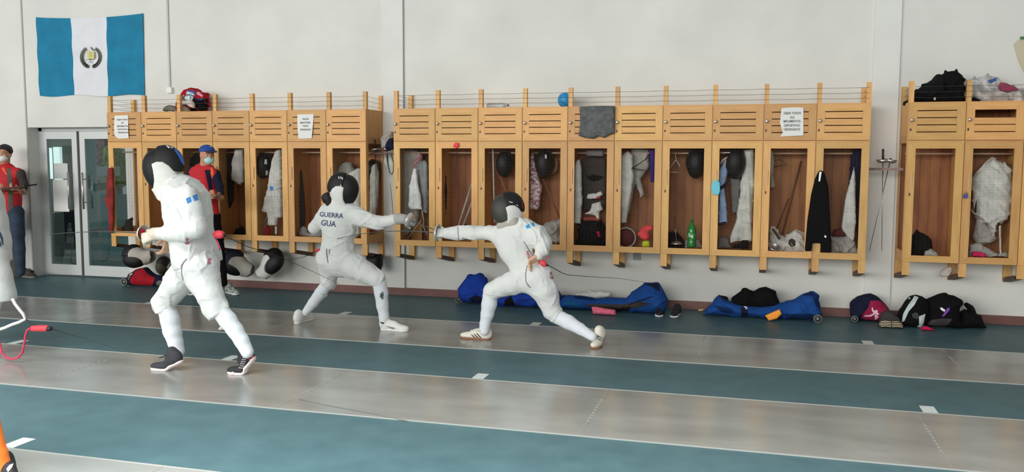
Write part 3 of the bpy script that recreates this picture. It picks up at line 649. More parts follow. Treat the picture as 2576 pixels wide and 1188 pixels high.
# middle bank
G('white_garment', [(1008, 384), (1020, 376), (1048, 378), (1062, 388), (1066, 440), (1052, 560), (1024, 594), (1008, 594)], -.2, .05, lgy, 'pale grey garment hanging at the left of the first middle locker', 'garment', HANG, **V_)
G('fencing_jacket', [(1040, 424), (1048, 424), (1052, 460), (1060, 500), (1062, 527), (1034, 528), (1028, 520), (1030, 470)], -.36, .03, cl('bright_white_cloth', (236, 238, 236)), 'bright white jacket hanging in the middle of the first middle locker', 'jacket', HANG, **V_)
G('grey_garment', [(1052, 412), (1070, 402), (1077, 410), (1077, 540), (1062, 530), (1058, 480)], -.28, .04, cl('blue_grey_cloth', (150, 156, 158)), 'blue grey garment behind the bright white jacket', 'garment', HANG, **V_)
hanger([((1058, 384), (1060, 397), (1040, 420), (1036, 408), (1062, 392))], mat('pink_plastic', (176, 60, 96), .5), 'pink plastic hanger in the first middle locker', -.38)
pbox('wooden_board', 1036, 527, 1062, 606, -.12, .01, wood_v, label='upright wooden board low in the first middle locker', cat='board')
stick((1058, 556), (1024, 602), .007, mat('pale_stick', (204, 160, 120), .6), 'pale stick leaning low in the first middle locker', -.3)
MB().tube([at(x, y, -.3) for x, y in ((1062, 530), (1066, 555), (1065, 570), (1075, 592))], .008, 7).build('white_rope', lgy, None, True, label='white cord hanging low in the first middle locker', cat='rope')
G('black_garment', [(1071, 430), (1078, 428), (1078, 535), (1070, 526)], -.22, .03, blk, 'black garment edge at the right of the first middle locker', 'garment', HANG)
G('black_garment', [(1110, 395), (1119, 400), (1124, 480), (1120, 575), (1110, 575)], -.2, .04, blk, 'black garment at the left of the second middle locker', 'garment', HANG)
for k, (a, b, w_) in enumerate((((1188, 460), (1149, 582), .012), ((1190, 502), (1160, 582), .011))):
    MB().tube([at(*a, -.3), at(*b, -.3)], w_, 8).build('rolled_strap', lgy, None, True, label=f'{"longer upper" if k == 0 else "shorter lower"} pale rolled strap leaning in the second middle locker', cat='strap')
G('black_shoe', [(1152, 585), (1158, 570), (1172, 564), (1186, 570), (1190, 588)], -.28, .05, blk, 'black shoe behind the outstretched arm in the second middle locker', 'shoe', LOW)
fl_ = Blob(.005, .006); p0 = at(1148, 366, -.505)
for i in range(14): a = i*.9; fl_.ell(p0+Vector((.03*math.cos(a)*(i % 3+1)/3, -.006*(i % 2), .026*math.sin(a)*(i % 3+1)/3)), (.013, .008, .01))
blob_obj('paper_flower', fl_, crl, label='coral red flower stuck above the door of the second middle locker', cat='flower')
MB().tube([at(1149, 384, -.3), at(1148, 410, -.3), at(1146, 436, -.3)], .004, 6).build('brown_cord', wood_d, None, True, label='thin brown cord hanging in the second middle locker', cat='cord')
def lm(x, y, lab, sx=1.0, f=(0, -1, -.25), Y=-.26): return fencing_mask(at(x, y, Y), f, (0, 0, 1), label=lab, sc=sx, bib=False)
lm(1271, 411, 'black mask hanging above the lunging fencer in the third middle locker', .93)
MB().tube([at(x, y, -.36) for x, y in ((1240, 376), (1241, 430), (1244, 560))], .008, 6).build('white_strap', wht, None, True, label='long white strap hanging in the third middle locker', cat='strap')
stick((1246, 412), (1276, 490), .007, mat('pink_stick', (196, 110, 92), .6), 'pinkish stick above the head of the lunging fencer', -.2)
G('patterned_jacket', [(1334, 388), (1341, 382), (1346, 410), (1356, 450), (1362, 470), (1357, 520), (1352, 528), (1330, 527)], -.3, .04, pkw, 'pink and white patterned jacket in the fourth middle locker', 'jacket', HANG, **V_)
o = lm(1371, 411, 'black mask with two white buckles and a pale bib in the fourth middle locker')
for (x, y) in ((1346, 388), (1373, 394)): decal('buckle', [(x-2, y-5), (x+2, y-5), (x+2, y+5), (x-2, y+5)], [o['front'], o['cover']], white_mark, o['root'])
G('pale_hood', [(1388, 400), (1399, 396), (1405, 410), (1402, 430), (1386, 442), (1380, 438), (1392, 425)], -.17, .02, mat('tan_cloth', (150, 120, 96), .9), 'tan cloth hanging behind the mask in the fourth middle locker', 'cloth')
stick((1360, 436), (1408, 548), .008, mat('brown_stick', (124, 76, 40), .6), 'brown stick leaning in the fourth middle locker')
G('cloth_pile', [(1352, 612), (1358, 580), (1372, 560), (1390, 555), (1410, 556), (1412, 612)], -.27, .1, lgy, 'pale cloth pile on the floor of the fourth middle locker', 'pile of cloth', LOW, freq=50)
G('fencing_jacket', [(1444, 418), (1450, 404), (1458, 400), (1463, 420), (1464, 500), (1461, 563), (1441, 563)], -.34, .035, wht, 'narrow white jacket at the left of the fifth middle locker', 'jacket', HANG, **V_)
g_ = G('fencing_vest', [(1462, 402), (1475, 396), (1524, 396), (1526, 520), (1505, 530), (1466, 530)], -.18, .03, dgy, 'grey hanging vest with a dark curved opening in the fifth middle locker', 'vest', HANG, **V_)
decal('neck_opening', [(1473, 440), (1482, 444), (1490, 438), (1520, 445), (1508, 454), (1492, 457), (1480, 452)], g_, blk, g_)
G('grey_cloth', [(1474, 378), (1518, 378), (1518, 394), (1474, 392)], -.3, .02, gry, 'folded grey cloth over the rail of the fifth middle locker', 'cloth', HANG)
G('white_rag', [(1475, 500), (1478, 488), (1500, 486), (1512, 480), (1518, 490), (1505, 498), (1488, 502)], -.3, .03, wht, 'crumpled white rag high in the pile of the fifth middle locker', 'cloth', HANG, freq=60)
G('red_wristband', [(1499, 497), (1512, 493), (1512, 500), (1500, 502)], -.34, .02, red, 'small red band beside the white rag', 'wristband')
G('white_shirt', [(1490, 513), (1510, 508), (1517, 528), (1508, 534), (1509, 552), (1501, 550), (1498, 543), (1470, 538), (1484, 530)], -.33, .035, wht, 'white shirt draped above the red cloth in the fifth middle locker', 'shirt', HANG, freq=50)
G('red_cloth', [(1466, 545), (1500, 544), (1510, 552), (1508, 557), (1468, 556)], -.3, .05, mat('rust_cloth', (140, 60, 44), .9), 'rust red cloth on top of the black bag', 'cloth', LOW)
g_ = G('black_bag', [(1452, 616), (1455, 580), (1462, 556), (1510, 556), (1520, 575), (1522, 616)], -.27, .12, blk, 'black bag on the floor of the fifth middle locker', 'bag', LOW)
decal('red_tag', [(1501, 583), (1507, 582), (1512, 594), (1505, 597)], g_, pnk, g_)
G('white_garment', [(1560, 392), (1580, 380), (1592, 392), (1594, 440), (1590, 480), (1576, 560), (1562, 562), (1558, 480)], -.34, .04, wht, 'long white garment at the left of the sixth middle locker', 'garment', HANG, **V_)
G('pale_garment', [(1588, 376), (1604, 372), (1632, 376), (1634, 420), (1612, 450), (1622, 490), (1612, 498), (1598, 460), (1590, 500), (1584, 540), (1578, 480)], -.22, .04, lgy, 'crumpled pale garment beside the black hanger', 'garment', HANG, **V_)
hanger([((1590, 424), (1632, 396), (1632, 430), (1590, 424)), ((1622, 404), (1632, 388))], mat('black_plastic', (22, 22, 24), .4), 'black plastic hanger in the sixth middle locker', -.38)
G('purple_cloth', [(1633, 378), (1648, 374), (1648, 460), (1636, 458)], -.35, .025, prp, 'purple cloth hanging at the right of the sixth middle locker', 'cloth', HANG, **V_)
tb = MB(); c0 = at(1574, 598, -.33); n_ = Vector((.3, -1, .1))
u_, v_, _n = frame_of(n_); tb.tube([c0+u_*(.105*math.cos(i*.2618))+v_*(.105*math.sin(i*.2618)) for i in range(25)], .009, 8)
t = thing('round_bag', tuple(c0-Vector((0, 0, .1))), 'dark red round bag with white piping in the sixth middle locker', 'bag', LOW); tb.build('piping', lgy, t, True)
bb = Blob(.008); bb.ell(c0+Vector((0, .06, 0)), (.1, .07, .1)); blob_obj('bag_body', bb, lining_r, t)
G('coral_cloth', [(1601, 590), (1612, 578), (1616, 570), (1628, 566), (1642, 568), (1643, 577), (1632, 582), (1634, 598), (1626, 606), (1616, 602)], -.34, .035, crl, 'bright coral cloth on the floor of the sixth middle locker', 'cloth', LOW, freq=55)
G('yellow_shoe', [(1615, 612), (1618, 606), (1632, 605), (1636, 612), (1634, 621), (1616, 621)], -.38, .03, mat('acid_yellow', (196, 206, 40), .7), 'small acid yellow object below the coral cloth', 'object')
hanger([((1698, 382), (1701, 402), (1684, 424)), ((1701, 402), (1711, 420)), ((1683, 433), (1706, 434))], mat('white_plastic', (212, 196, 186), .5), 'thin white hanger in the seventh middle locker')
lm(1752, 409, 'black mask at the upper right of the seventh middle locker', 1.0)
G('black_bag', [(1678, 622), (1679, 584), (1700, 586), (1716, 598), (1722, 624)], -.2, .08, blk, 'black bag behind the upright epee in the seventh middle locker', 'bag', LOW)
pg = at(1702, 612, -.38); t = thing('epee', tuple(pg), 'epee with round silver guard standing in the seventh middle locker', 'epee')
b = MB(); b.lathe([(.004, .03), (.035, .026), (.056, .012), (.062, 0), (.058, 0), (.03, .02), (.004, .024)], pg+Vector((0, 0, -.01)), (0, 0, 1), 20); b.build('guard', nickel, t, True)
MB().tube([pg+Vector((0, 0, .02)), at(1696, 545, -.3)], .0045, 6, r2=.003).build('blade', steel, t, True)
gb = at(1739.5, 622, -.39); t = thing('plastic_bottle', (gb.x, gb.y, gb.z), 'green plastic drink bottle standing in the seventh middle locker', 'bottle')
gm_ = mat('green_plastic', (24, 128, 48), .2, coat=.5); s_ = .305/.29
MB().lathe([(0, 0), (.04, .0), (.046, .012), (.046, .06), (.042, .075), (.046, .09), (.046, .17), (.04, .205), (.018, .24), (.014, .25), (.014, .262), (0, .262)], gb, (0, 0, 1), 24).build('bottle_body', gm_, t, True)
MB().lathe([(0, .262), (.017, .262), (.017, .285), (.015, .288), (0, .288)], gb, (0, 0, 1), 18).build('cap', mat('green_cap', (18, 110, 40), .4), t, True)
q = MB(); q.lathe([(.0468, .095), (.0468, .15)], gb, (0, 0, 1), 24); lbb = q.build('bottle_label', mat('green_label', (26, 140, 56), .5, rgb2=(226, 236, 226), vscale=22, lo=.44, hi=.5), t, True)
G('white_rag', [(1722, 624), (1726, 604), (1742, 596), (1760, 604), (1768, 624)], -.2, .05, lgy, 'pale rag behind the green bottle', 'cloth', LOW, freq=55)
G('patterned_shirt', [(1808, 430), (1824, 400), (1832, 430), (1822, 470), (1828, 520), (1830, 560), (1808, 566), (1806, 500)], -.36, .03, lbl, 'pale blue garment with navy edges at the left of the eighth middle locker', 'garment', HANG, **V_)
G('navy_edge_cloth', [(1806, 470), (1832, 455), (1830, 466), (1812, 482), (1808, 560), (1828, 556), (1826, 563), (1806, 568)], -.375, .02, nav, 'navy band of cloth over the pale blue garment', 'cloth', HANG)
hanger([((1812, 384), (1838, 384), (1836, 392), (1818, 402), (1812, 412), (1826, 398), (1824, 420))], mat('white_plastic', (212, 196, 186), .5), 'crumpled white hanger in the eighth middle locker', -.4)
lm(1850, 408, 'black mask in front of white garments in the eighth middle locker', 1.03, Y=-.3)
G('grey_garment', [(1836, 440), (1862, 430), (1864, 470), (1858, 535), (1842, 536), (1838, 480)], -.24, .03, gry, 'grey garment below the mask in the eighth middle locker', 'garment', HANG, **V_)
G('fencing_jacket', [(1872, 378), (1896, 374), (1898, 455), (1892, 560), (1893, 606), (1880, 612), (1860, 604), (1838, 612), (1836, 596), (1850, 560), (1858, 520), (1866, 440)], -.3, .05, wht, 'long white jacket at the right of the eighth middle locker', 'jacket', HANG, **V_)
G('black_shoe', [(1840, 626), (1846, 614), (1862, 612), (1866, 604), (1882, 606), (1882, 626)], -.36, .045, blk, 'black shoe on the floor of the eighth middle locker', 'shoe', LOW)
G('plastic_bag', [(1804, 624), (1808, 600), (1822, 594), (1836, 602), (1838, 624)], -.24, .05, gry, 'crumpled grey plastic bag in the eighth middle locker', 'plastic bag', LOW, freq=55)
t = G('face_mask', [(1788, 472), (1794, 456), (1803, 451), (1811, 460), (1812, 480), (1808, 491), (1794, 490)], -.505, .01, mat('mask_cyan', (112, 200, 216), .8), 'light blue disposable face mask hanging on the eighth middle locker door', 'face mask', vox=.004)
G('white_garment', [(1934, 380), (1944, 378), (1948, 400), (1946, 440), (1950, 470), (1938, 474)], -.28, .035, lgy, 'pale garment edge at the left of the ninth middle locker', 'garment', HANG, **V_)
hanger([((1940, 420), (1948, 404), (1962, 402), (1981, 414), (1945, 420))], mat('brown_plastic', (60, 30, 24), .5), 'dark brown hanger in the ninth middle locker')
stick((2016, 405), (1968, 592), .011, mat('dark_stick', (88, 52, 24), .6), 'thicker dark stick leaning in the ninth middle locker')
stick((1984, 500), (1952, 582), .006, mat('dark_stick', (88, 52, 24), .6), 'thinner dark stick leaning in the ninth middle locker', -.15)
g_ = G('cloth_pile', [(1934, 636), (1936, 568), (1950, 568), (1962, 590), (1976, 596), (1994, 580), (2014, 580), (2028, 592), (2030, 636)], -.24, .09, wht, 'white crumpled gear pile on the floor of the ninth middle locker', 'pile of cloth', LOW, freq=55)
decal('dark_patch', [(1984, 604), (1992, 600), (2001, 605), (2001, 618), (1990, 622), (1983, 614)], g_, dgy, g_)
b = MB(); guard_bowl(b, at(1944, 624, -.38)+Vector((0, 0, -.01)), Vector((.3, -.5, .8))); b.build('guard', nickel, None, True, label='loose silver epee guard low in the ninth middle locker', cat='epee guard')
G('dark_strap', [(1940, 576), (1946, 574), (1964, 598), (1960, 606)], -.36, .012, dgy, 'dark strap across the white gear pile', 'strap')
g_ = G('black_trousers', [(2058, 432), (2066, 428), (2074, 434), (2084, 470), (2088, 540), (2092, 634), (2066, 634), (2064, 612), (2044, 612), (2042, 632), (2024, 633), (2030, 560), (2040, 490), (2050, 450)], -.53, .025, black_cloth, 'black trousers hung over the door edge of the last middle locker', 'trousers', **V_)
decal('white_strip', [(2061, 433), (2067, 432), (2063, 457), (2059, 456)], g_, white_mark, g_); decal('small_logo', [(2074, 592), (2079, 594), (2078, 599), (2074, 597)], g_, white_mark, g_)
G('navy_jacket', [(2140, 392), (2152, 376), (2168, 376), (2166, 620), (2156, 620), (2152, 480), (2140, 486), (2134, 470)], -.24, .04, nav, 'dark navy jacket at the right of the last middle locker', 'jacket', HANG, **V_)
G('white_garment', [(2142, 440), (2148, 420), (2152, 440), (2153, 560), (2148, 608), (2132, 598), (2116, 574), (2126, 500)], -.34, .03, wht, 'white garment beside the navy jacket in the last middle locker', 'garment', HANG, **V_)
G('cloth_pile', [(2088, 640), (2090, 596), (2112, 594), (2136, 588), (2150, 608), (2162, 640)], -.26, .09, lgy, 'pale cloth pile on the floor of the last middle locker', 'pile of cloth', LOW, freq=55)
G('black_shoe', [(2094, 596), (2098, 580), (2112, 574), (2134, 576), (2134, 588), (2126, 596)], -.3, .04, lining_r, 'dark red and black shoe on the pale pile', 'shoe', LOW)
# right bank
G('black_bundle', [(2290, 644), (2293, 592), (2306, 580), (2326, 588), (2344, 604), (2346, 634), (2340, 645)], -.28, .1, blk, 'black bundle on the floor of the first right locker', 'bundle', LOW)
G('white_shoe', [(2324, 645), (2326, 632), (2342, 627), (2356, 634), (2362, 645)], -.4, .035, lgy, 'white shoe beside the black bundle', 'shoe', LOW)
G('fencing_jacket', [(2446, 450), (2468, 420), (2498, 398), (2526, 410), (2544, 430), (2546, 480), (2540, 540), (2520, 565), (2508, 560), (2500, 605), (2484, 566), (2456, 548), (2456, 500), (2448, 540)], -.28, .08, wht, 'bulky white jacket hanging in the second right locker', 'jacket', HANG, freq=38)
G('grey_bundle', [(2446, 596), (2458, 552), (2474, 556), (2496, 580), (2508, 600), (2490, 612), (2462, 618)], -.24, .07, lgy, 'greyish cloth bundle below the white jacket', 'bundle', HANG)
G('white_strap', [(2512, 568), (2518, 566), (2520, 640), (2514, 642)], -.34, .012, wht, 'white strap hanging down in the second right locker', 'strap')
G('pile_of_gear', [(2438, 646), (2438, 615), (2458, 610), (2490, 626), (2510, 640), (2530, 632), (2542, 646)], -.3, .06, lgy, 'pale gear on the floor of the second right locker', 'gear', LOW)
G('pink_glove', [(2444, 646), (2447, 632), (2462, 632), (2478, 638), (2484, 647)], -.4, .03, pnk, 'pink glove at the bottom of the second right locker', 'glove', LOW)
b = MB(); a = at(2428, 493, -.5); t = thing('padlock', tuple(a), 'small blue padlock on the second right locker', 'padlock'); b.box(a.x-.018, a.x+.018, a.y-.018, a.y-.002, a.z-.022, a.z+.012); b.build('lock_body', mat('blue_lock', (60, 66, 150), .4), t)
MB().tube([a+Vector((-.012, -.01, .01)), a+Vector((-.012, -.01, .032)), a+Vector((0, -.01, .042)), a+Vector((.012, -.01, .032)), a+Vector((.012, -.01, .01))], .003, 6).build('shackle', steel, t, True)
# notices
def notice(pts, lines, label, fs, y=-LD-.004, cy0=0, dy=.0):
    v, f = tri_poly(pts, 12); P_ = [at(a, b, y) for a, b in v]; P_ = [Vector((p.x, p.y-.006*math.sin(20*p.z+5*p.x)-.006, p.z)) for p in P_]
    k = len(P_); P2 = [p+Vector((0, .001, 0)) for p in P_]; t = mesh_obj('paper_notice', P_+P2, list(f)+[tuple(k+i for i in reversed(q)) for q in f], mat('notice_paper', (228, 228, 224), .8), label=label, cat='paper notice', group='paper notices on the locker doors')
    for s, cx_, cy_ in lines: text_px('lettering', s, cx_, cy_, fs, -.01, t, mat('notice_ink', (96, 98, 98), .9), t, sx=.82, bold=.012)
notice([(288, 291), (322, 290), (325, 348), (297, 349), (289, 341)], [('DEJAR TODOS', 307, 301), ('SUS', 308, 309), ('IMPLEMENTOS', 308, 317.5), ('DEPORTIVOS', 308, 325.5), ('ORDENADOS', 309, 333.5)], 'white paper notice with a folded lower corner on the first left locker', 5.2)
notice([(748, 288), (789, 287), (787, 330), (785, 348), (751, 349)], [('FAVOR', 768.5, 299.5), ('MANTENER', 768, 308.5), ('TODO', 768, 317), ('ORDENADO', 768.5, 326)], 'smaller white paper notice with four lines on the sixth left locker', 6)
notice([(1966, 272), (1996, 270), (2021, 271), (2021, 341), (1962, 344), (1969, 334), (1962, 310)], [('DEJAR TODOS', 1993, 284.5), ('SUS', 1993, 295.5), ('IMPLEMENTOS', 1992, 305), ('DEPORTIVOS', 1992, 315.5), ('ORDENADOS', 1992, 325.5)], 'larger white paper notice curling at its left on the ninth middle locker', 8.2)
# ---------------------------------------------------------------- on top of the lockers
G('grey_hat', [(412, 280), (416, 268), (426, 264), (440, 266), (450, 280)], -.25, .06, mat('grey_felt', (132, 132, 120), .9, var=.4), 'mottled grey cloth at the left on top of the left bank', 'cloth')
t = G('clothes_bundle', [(446, 280), (446, 262), (458, 245), (466, 228), (480, 225), (500, 227), (516, 234), (524, 246), (525, 262), (522, 280)], -.28, .11, red, 'bundle of striped clothes and dark bag on top of the left bank', 'bundle', freq=40)
for pts, m in (([(448, 258), (462, 238), (464, 250), (456, 257)], pkw), ([(463, 250), (466, 241), (478, 240), (486, 244), (484, 252), (470, 252)], mat('mint_cloth', (200, 224, 222), .9)), ([(467, 243), (469, 237), (482, 238), (488, 242), (484, 249), (476, 243)], mat('teal_cloth', (60, 136, 148), .9)), ([(468, 237), (470, 230), (484, 232), (490, 240), (478, 238)], mat('ice_cloth', (196, 220, 230), .9)), ([(468, 229), (478, 226), (492, 230), (492, 238), (480, 233)], mat('navy_stripe', (44, 92, 140), .9)), ([(493, 233), (500, 231), (512, 240), (508, 244), (496, 238)], mat('rose_cloth', (226, 150, 168), .9)),
                ([(486, 247), (524, 248), (525, 280), (480, 280), (484, 262)], blk), ([(495, 248), (510, 247), (510, 252), (496, 253)], mat('navy_stripe', (44, 92, 140), .9))): decal('clothing_stripe', pts, t, m, t)
G('beige_cloth', [(446, 272), (448, 258), (462, 252), (482, 252), (490, 260), (490, 272), (478, 270), (470, 264), (458, 264)], -.41, .035, mat('beige_cloth', (206, 194, 184), .9, var=.15), 'beige cloth at the front of the bundle on the left bank', 'cloth')
G('grey_cloth', [(445, 280), (447, 266), (458, 263), (474, 270), (482, 280)], -.40, .04, mat('taupe_cloth', (138, 122, 110), .9, var=.25), 'taupe cloth under the beige cloth on the left bank', 'cloth')
p = at(1422, 252, -.25); b = MB(); R_ = .083
b.lathe([(R_*math.sin(i*math.pi/16), -R_*math.cos(i*math.pi/16)) for i in range(17)], (p.x, p.y, ZT+R_), (0, 0, 1), 28)
t = b.build('ball', mat('ball_blue', (28, 132, 192), .4), None, True, label='blue ball behind a post on top of the middle bank', cat='ball')
for k in range(3):
    R1 = basis((math.sin(k*1.1+.4), -math.cos(k*1.1+.4), .5), (0, 0, 1)); q = MB(); q.tube([Vector((p.x, p.y, ZT+R_))+R1 @ Vector((.2*R_, R_*.98*math.cos(i*.2618), R_*.98*math.sin(i*.2618))) for i in range(25)], .0016, 5, caps=False); q.build('seam_line', mat('ball_line', (120, 200, 232), .5), t, True)
bt = at(1226, 264, -.3); t = thing('plastic_bottle', (bt.x, bt.y, ZT), 'clear plastic bottle lying on top of the third middle locker', 'bottle')
clr = mat('clear_plastic', (206, 216, 218), .15, trans=.6, coat=.5)
MB().lathe([(0, 0), (.026, 0), (.03, .01), (.03, .09), (.026, .105), (.03, .12), (.03, .17), (.022, .205), (.01, .225), (.01, .235)], (bt.x, bt.y, ZT+.031), (1, -.05, 0), 18).build('bottle_body', clr, t, True)
MB().lathe([(.012, .232), (.0125, .25), (0, .25)], (bt.x, bt.y, ZT+.031), (1, -.05, 0), 14).build('cap', gry, t, True)
G('towel', [(1457, 268), (1500, 266), (1547, 266), (1546, 300), (1546, 335), (1535, 338), (1518, 347), (1505, 342), (1492, 349), (1472, 347), (1455, 342), (1458, 322), (1459, 300)], -.525, .022, twl, 'grey towel draped over the upper door of the fifth middle locker', 'towel', freq=40, fold=.012)
g_ = G('black_bag', [(2276, 262), (2290, 240), (2320, 215), (2350, 196), (2382, 180), (2396, 177), (2412, 182), (2422, 190), (2426, 215), (2424, 240), (2440, 246), (2462, 252), (2466, 262)], -.27, .13, black_cloth, 'large black bag slumped on top of the right bank', 'bag')
decal('small_logo', [(2349, 245), (2354, 245), (2354, 252), (2349, 252)], g_, white_mark, g_)
g_ = G('white_clothes', [(2420, 262), (2400, 218), (2404, 206), (2424, 202), (2450, 198), (2482, 188), (2500, 192), (2520, 206), (2545, 216), (2570, 226), (2590, 240), (2590, 262)], -.2, .12, cl('white_clothes', (206, 204, 200), var=.25, vscale=14), 'heap of crumpled white clothes on top of the right bank', 'heap of clothes', freq=48, fold=.06, cre=.03, cref=22)
decal('blue_print', [(2484, 203), (2505, 196), (2508, 202), (2492, 210)], g_, mat('print_blue', (60, 84, 150), .9), g_)
decal('dark_spot', [(2406, 210), (2413, 209), (2414, 218), (2408, 219)], g_, dgy, g_)
G('maroon_cloth', [(2512, 222), (2514, 207), (2530, 208), (2552, 218), (2566, 226), (2548, 229), (2534, 233), (2520, 230)], -.36, .03, mat('maroon_cloth', (142, 58, 84), .9), 'maroon cloth on the heap of white clothes', 'cloth')
# things on the wall at the right edge
t = thing('wall_banner', (2.47, -.03, 2.6), 'beige banner with a green top edge, cut by the right edge of the frame', 'banner')
n_ = [at(x, y, -.02) for x, y in ((2551, 110), (2566, 98), (2640, 92), (2640, 200), (2600, 205), (2576, 180), (2562, 150))]
MB().prism([(q.x, q.z) for q in n_], -.02, -.008).build('banner_cloth', mat('beige_banner', (196, 186, 158), .85), t)
n_ = [at(x, y, -.03) for x, y in ((2566, 93), (2600, 88), (2640, 84), (2640, 94), (2600, 97), (2568, 99))]
MB().prism([(q.x, q.z) for q in n_], -.035, -.02).build('green_edge', mat('banner_green', (74, 120, 70), .8), t)
pbox('wall_socket', 1593, 637, 1611, 654, -.01, .01, mat('grey_box', (132, 138, 136), .5), label='small grey box on the wall under the sixth middle locker', cat='wall box')
G('white_shoe', [(2361, 694), (2366, 684), (2380, 672), (2392, 672), (2396, 684), (2388, 694), (2370, 697)], -.3, .035, cl('dirty_white', (200, 190, 184)), 'white shoe wedged on the bracket under the right bank', 'shoe')
# masks hanging below the left bank
HM = 'fencing masks hanging under the left bank'
fencing_mask(at(338, 644, -.38), (.15, -.25, -1), (-1, -.2, .1), label='black mask with cream bib hanging at the left under the left bank', group=HM, sc=.98, mb=bib_g)
fencing_mask(at(590, 660, -.34), (-.35, -.2, -1), (-1, -.2, .5), label='navy black mask with grey bib hanging beside the spectator\'s leg', group=HM, sc=1.02, mb=bib_g, mc=mat('mask_navy', (22, 22, 46), .7))
fencing_mask(at(686, 656, -.30), (.75, -.4, -.6), (.6, .2, .8), label='round black mask with white bib hanging under the fifth left locker', group=HM, sc=.98)
fencing_mask(at(412, 668, -.3), (-.2, -.4, -1), (0, -1, .4), label='mask with yellowish bib hanging behind the tall fencer', group=HM, sc=.75, mf=mat('mask_olive', (60, 56, 40), .7), mb=mat('bib_cream', (190, 184, 164), .9))
o = thing('equipment_bin', tuple(at(942, 684, -.2)), 'black bucket shaped mask with grey rim at the right end under the left bank', 'mask')
pts = [(906, 637), (960, 636), (962, 668), (955, 684), (950, 684), (938, 675), (920, 655), (908, 652)]
puff('mask_body', [(924, 640), (961, 639), (962, 668), (957, 682), (948, 684), (930, 672), (923, 660)], -.22, .09, mesh_m, o, vox=.007)
puff('rim_label', [(908, 641), (925, 640), (924, 662), (912, 655)], -.25, .04, bib_g, o, vox=.006)
# pink plug under the sixth locker
# ---------------------------------------------------------------- bags and shoes along the wall
def floorify(pts, Y):
    r = []
    for x, y in pts:
        p = at(x, y, Y); r.append((p.x, max(p.z, .004)))
    return r
def FB(name, pts, Y, T, m, label, cat, group=None, parent=None, fold=None, **k):
    k.setdefault('cre', .016 if T > .1 else 0)
    return puff(name, floorify(pts, Y), Y, T, m, parent, world=True, fold=T*.3 if fold is None else fold, label=label, cat=cat, group=group, **k)
def wheel(px, py, Y, r, parent, ax=(0, -1, 0), w_=.03, mr=None):
    p = at(px, py, Y); p.z = r+.001; q = MB()
    q.lathe([(0, -w_/2), (r*.9, -w_/2), (r, -w_/4), (r, w_/4), (r*.9, w_/2), (0, w_/2)], p, ax, 24); o = q.build('wheel', mat('wheel_dark', (40, 44, 46), .6), parent, True)
    q = MB(); q.lathe([(r*.78, w_/2+.001), (r*.78, w_/2+.004), (r*.88, w_/2+.004), (r*.88, w_/2+.001)], p, ax, 24); q.lathe([(0, w_/2+.005), (r*.22, w_/2+.005), (r*.22, w_/2)], p, ax, 14); q.build('hub_ring', lgy, o, True)
BG = 'wheeled blue fencing bags lying along the wall'
t = thing('fencing_bag', tuple(fl(1280, 776)), 'royal blue wheeled fencing bag lying behind the front leg of the lunging fencer', 'bag', BG)
b1 = FB('bag_end', [(1153, 745), (1156, 720), (1170, 702), (1178, 693), (1196, 690), (1206, 686), (1214, 690), (1226, 715), (1252, 735), (1262, 760), (1250, 785), (1200, 784), (1165, 768)], -.36, .13, blu3, None, None, parent=t)
b2 = FB('bag_body', [(1240, 745), (1290, 742), (1340, 730), (1380, 726), (1402, 728), (1412, 745), (1412, 790), (1300, 790), (1250, 790)], -.42, .15, blu3, None, None, parent=t)
decal('side_pocket', [(1212, 740), (1222, 715), (1232, 722), (1226, 745), (1214, 744)], b1, blk, t); decal('dark_panel', [(1270, 755), (1286, 745), (1296, 770), (1290, 778), (1268, 774)], [b1, b2], blk, t)
decal('lower_navy_panel', [(1178, 752), (1196, 742), (1216, 750), (1214, 764), (1192, 764)], b1, nav, t); decal('zip_line', [(1300, 756), (1350, 752), (1400, 752), (1400, 753.5), (1350, 754), (1300, 758)], b2, nav, t)  # flat navy panel laid low on the bag end
wheel(1155, 752, -.40, .042, t)
t = thing('fencing_bag', tuple(fl(1540, 785)), 'open teal blue fencing bag lying flat between the pink cloth and the sneakers', 'bag', BG)
b1 = FB('bag_body', [(1402, 770), (1410, 752), (1428, 742), (1460, 744), (1500, 750), (1540, 748), (1575, 750), (1590, 735), (1610, 720), (1630, 711), (1650, 711), (1662, 722), (1674, 740), (1680, 765), (1672, 800), (1500, 800), (1430, 798), (1405, 780)], -.40, .15, blu, None, None, parent=t)
for pts, m in (([(1440, 744), (1490, 747), (1500, 757), (1450, 752)], blu2), ([(1470, 765), (1560, 766), (1610, 760), (1640, 764), (1600, 776), (1540, 778), (1490, 775)], dgy), ([(1530, 776), (1590, 772), (1570, 790), (1552, 786)], blk), ([(1620, 716), (1640, 710), (1656, 716), (1662, 735), (1640, 722)], nav), ([(1418, 760), (1440, 756), (1470, 776), (1430, 772)], cl('teal_panel_cloth', (20, 92, 140)))): decal('bag_panel', pts, b1, m, t)
decal('zip_line', [(1580, 765), (1620, 752), (1640, 745), (1641, 747), (1622, 755), (1582, 768)], b1, nav, t)
G('folded_paper', [(1440, 744), (1452, 736), (1480, 732), (1510, 731), (1539, 735), (1537, 747), (1500, 752), (1460, 750)], -.33, .05, wht, 'folded white cloth lying on the teal blue bag', 'cloth', fold=.01)
FB('pink_cloth', [(1488, 772), (1500, 772), (1520, 776), (1548, 780), (1550, 795), (1540, 802), (1505, 802), (1492, 796)], -.66, .05, mat('hot_pink_cloth', (255, 122, 150), .85, var=.12, vscale=30), 'hot pink crumpled cloth in front of the teal blue bag', 'cloth', vox=.006)
t = thing('fencing_bag', tuple(fl(1920, 805)), 'dark blue fencing bag with an orange tag and wheel, right of the sneakers', 'bag', BG)
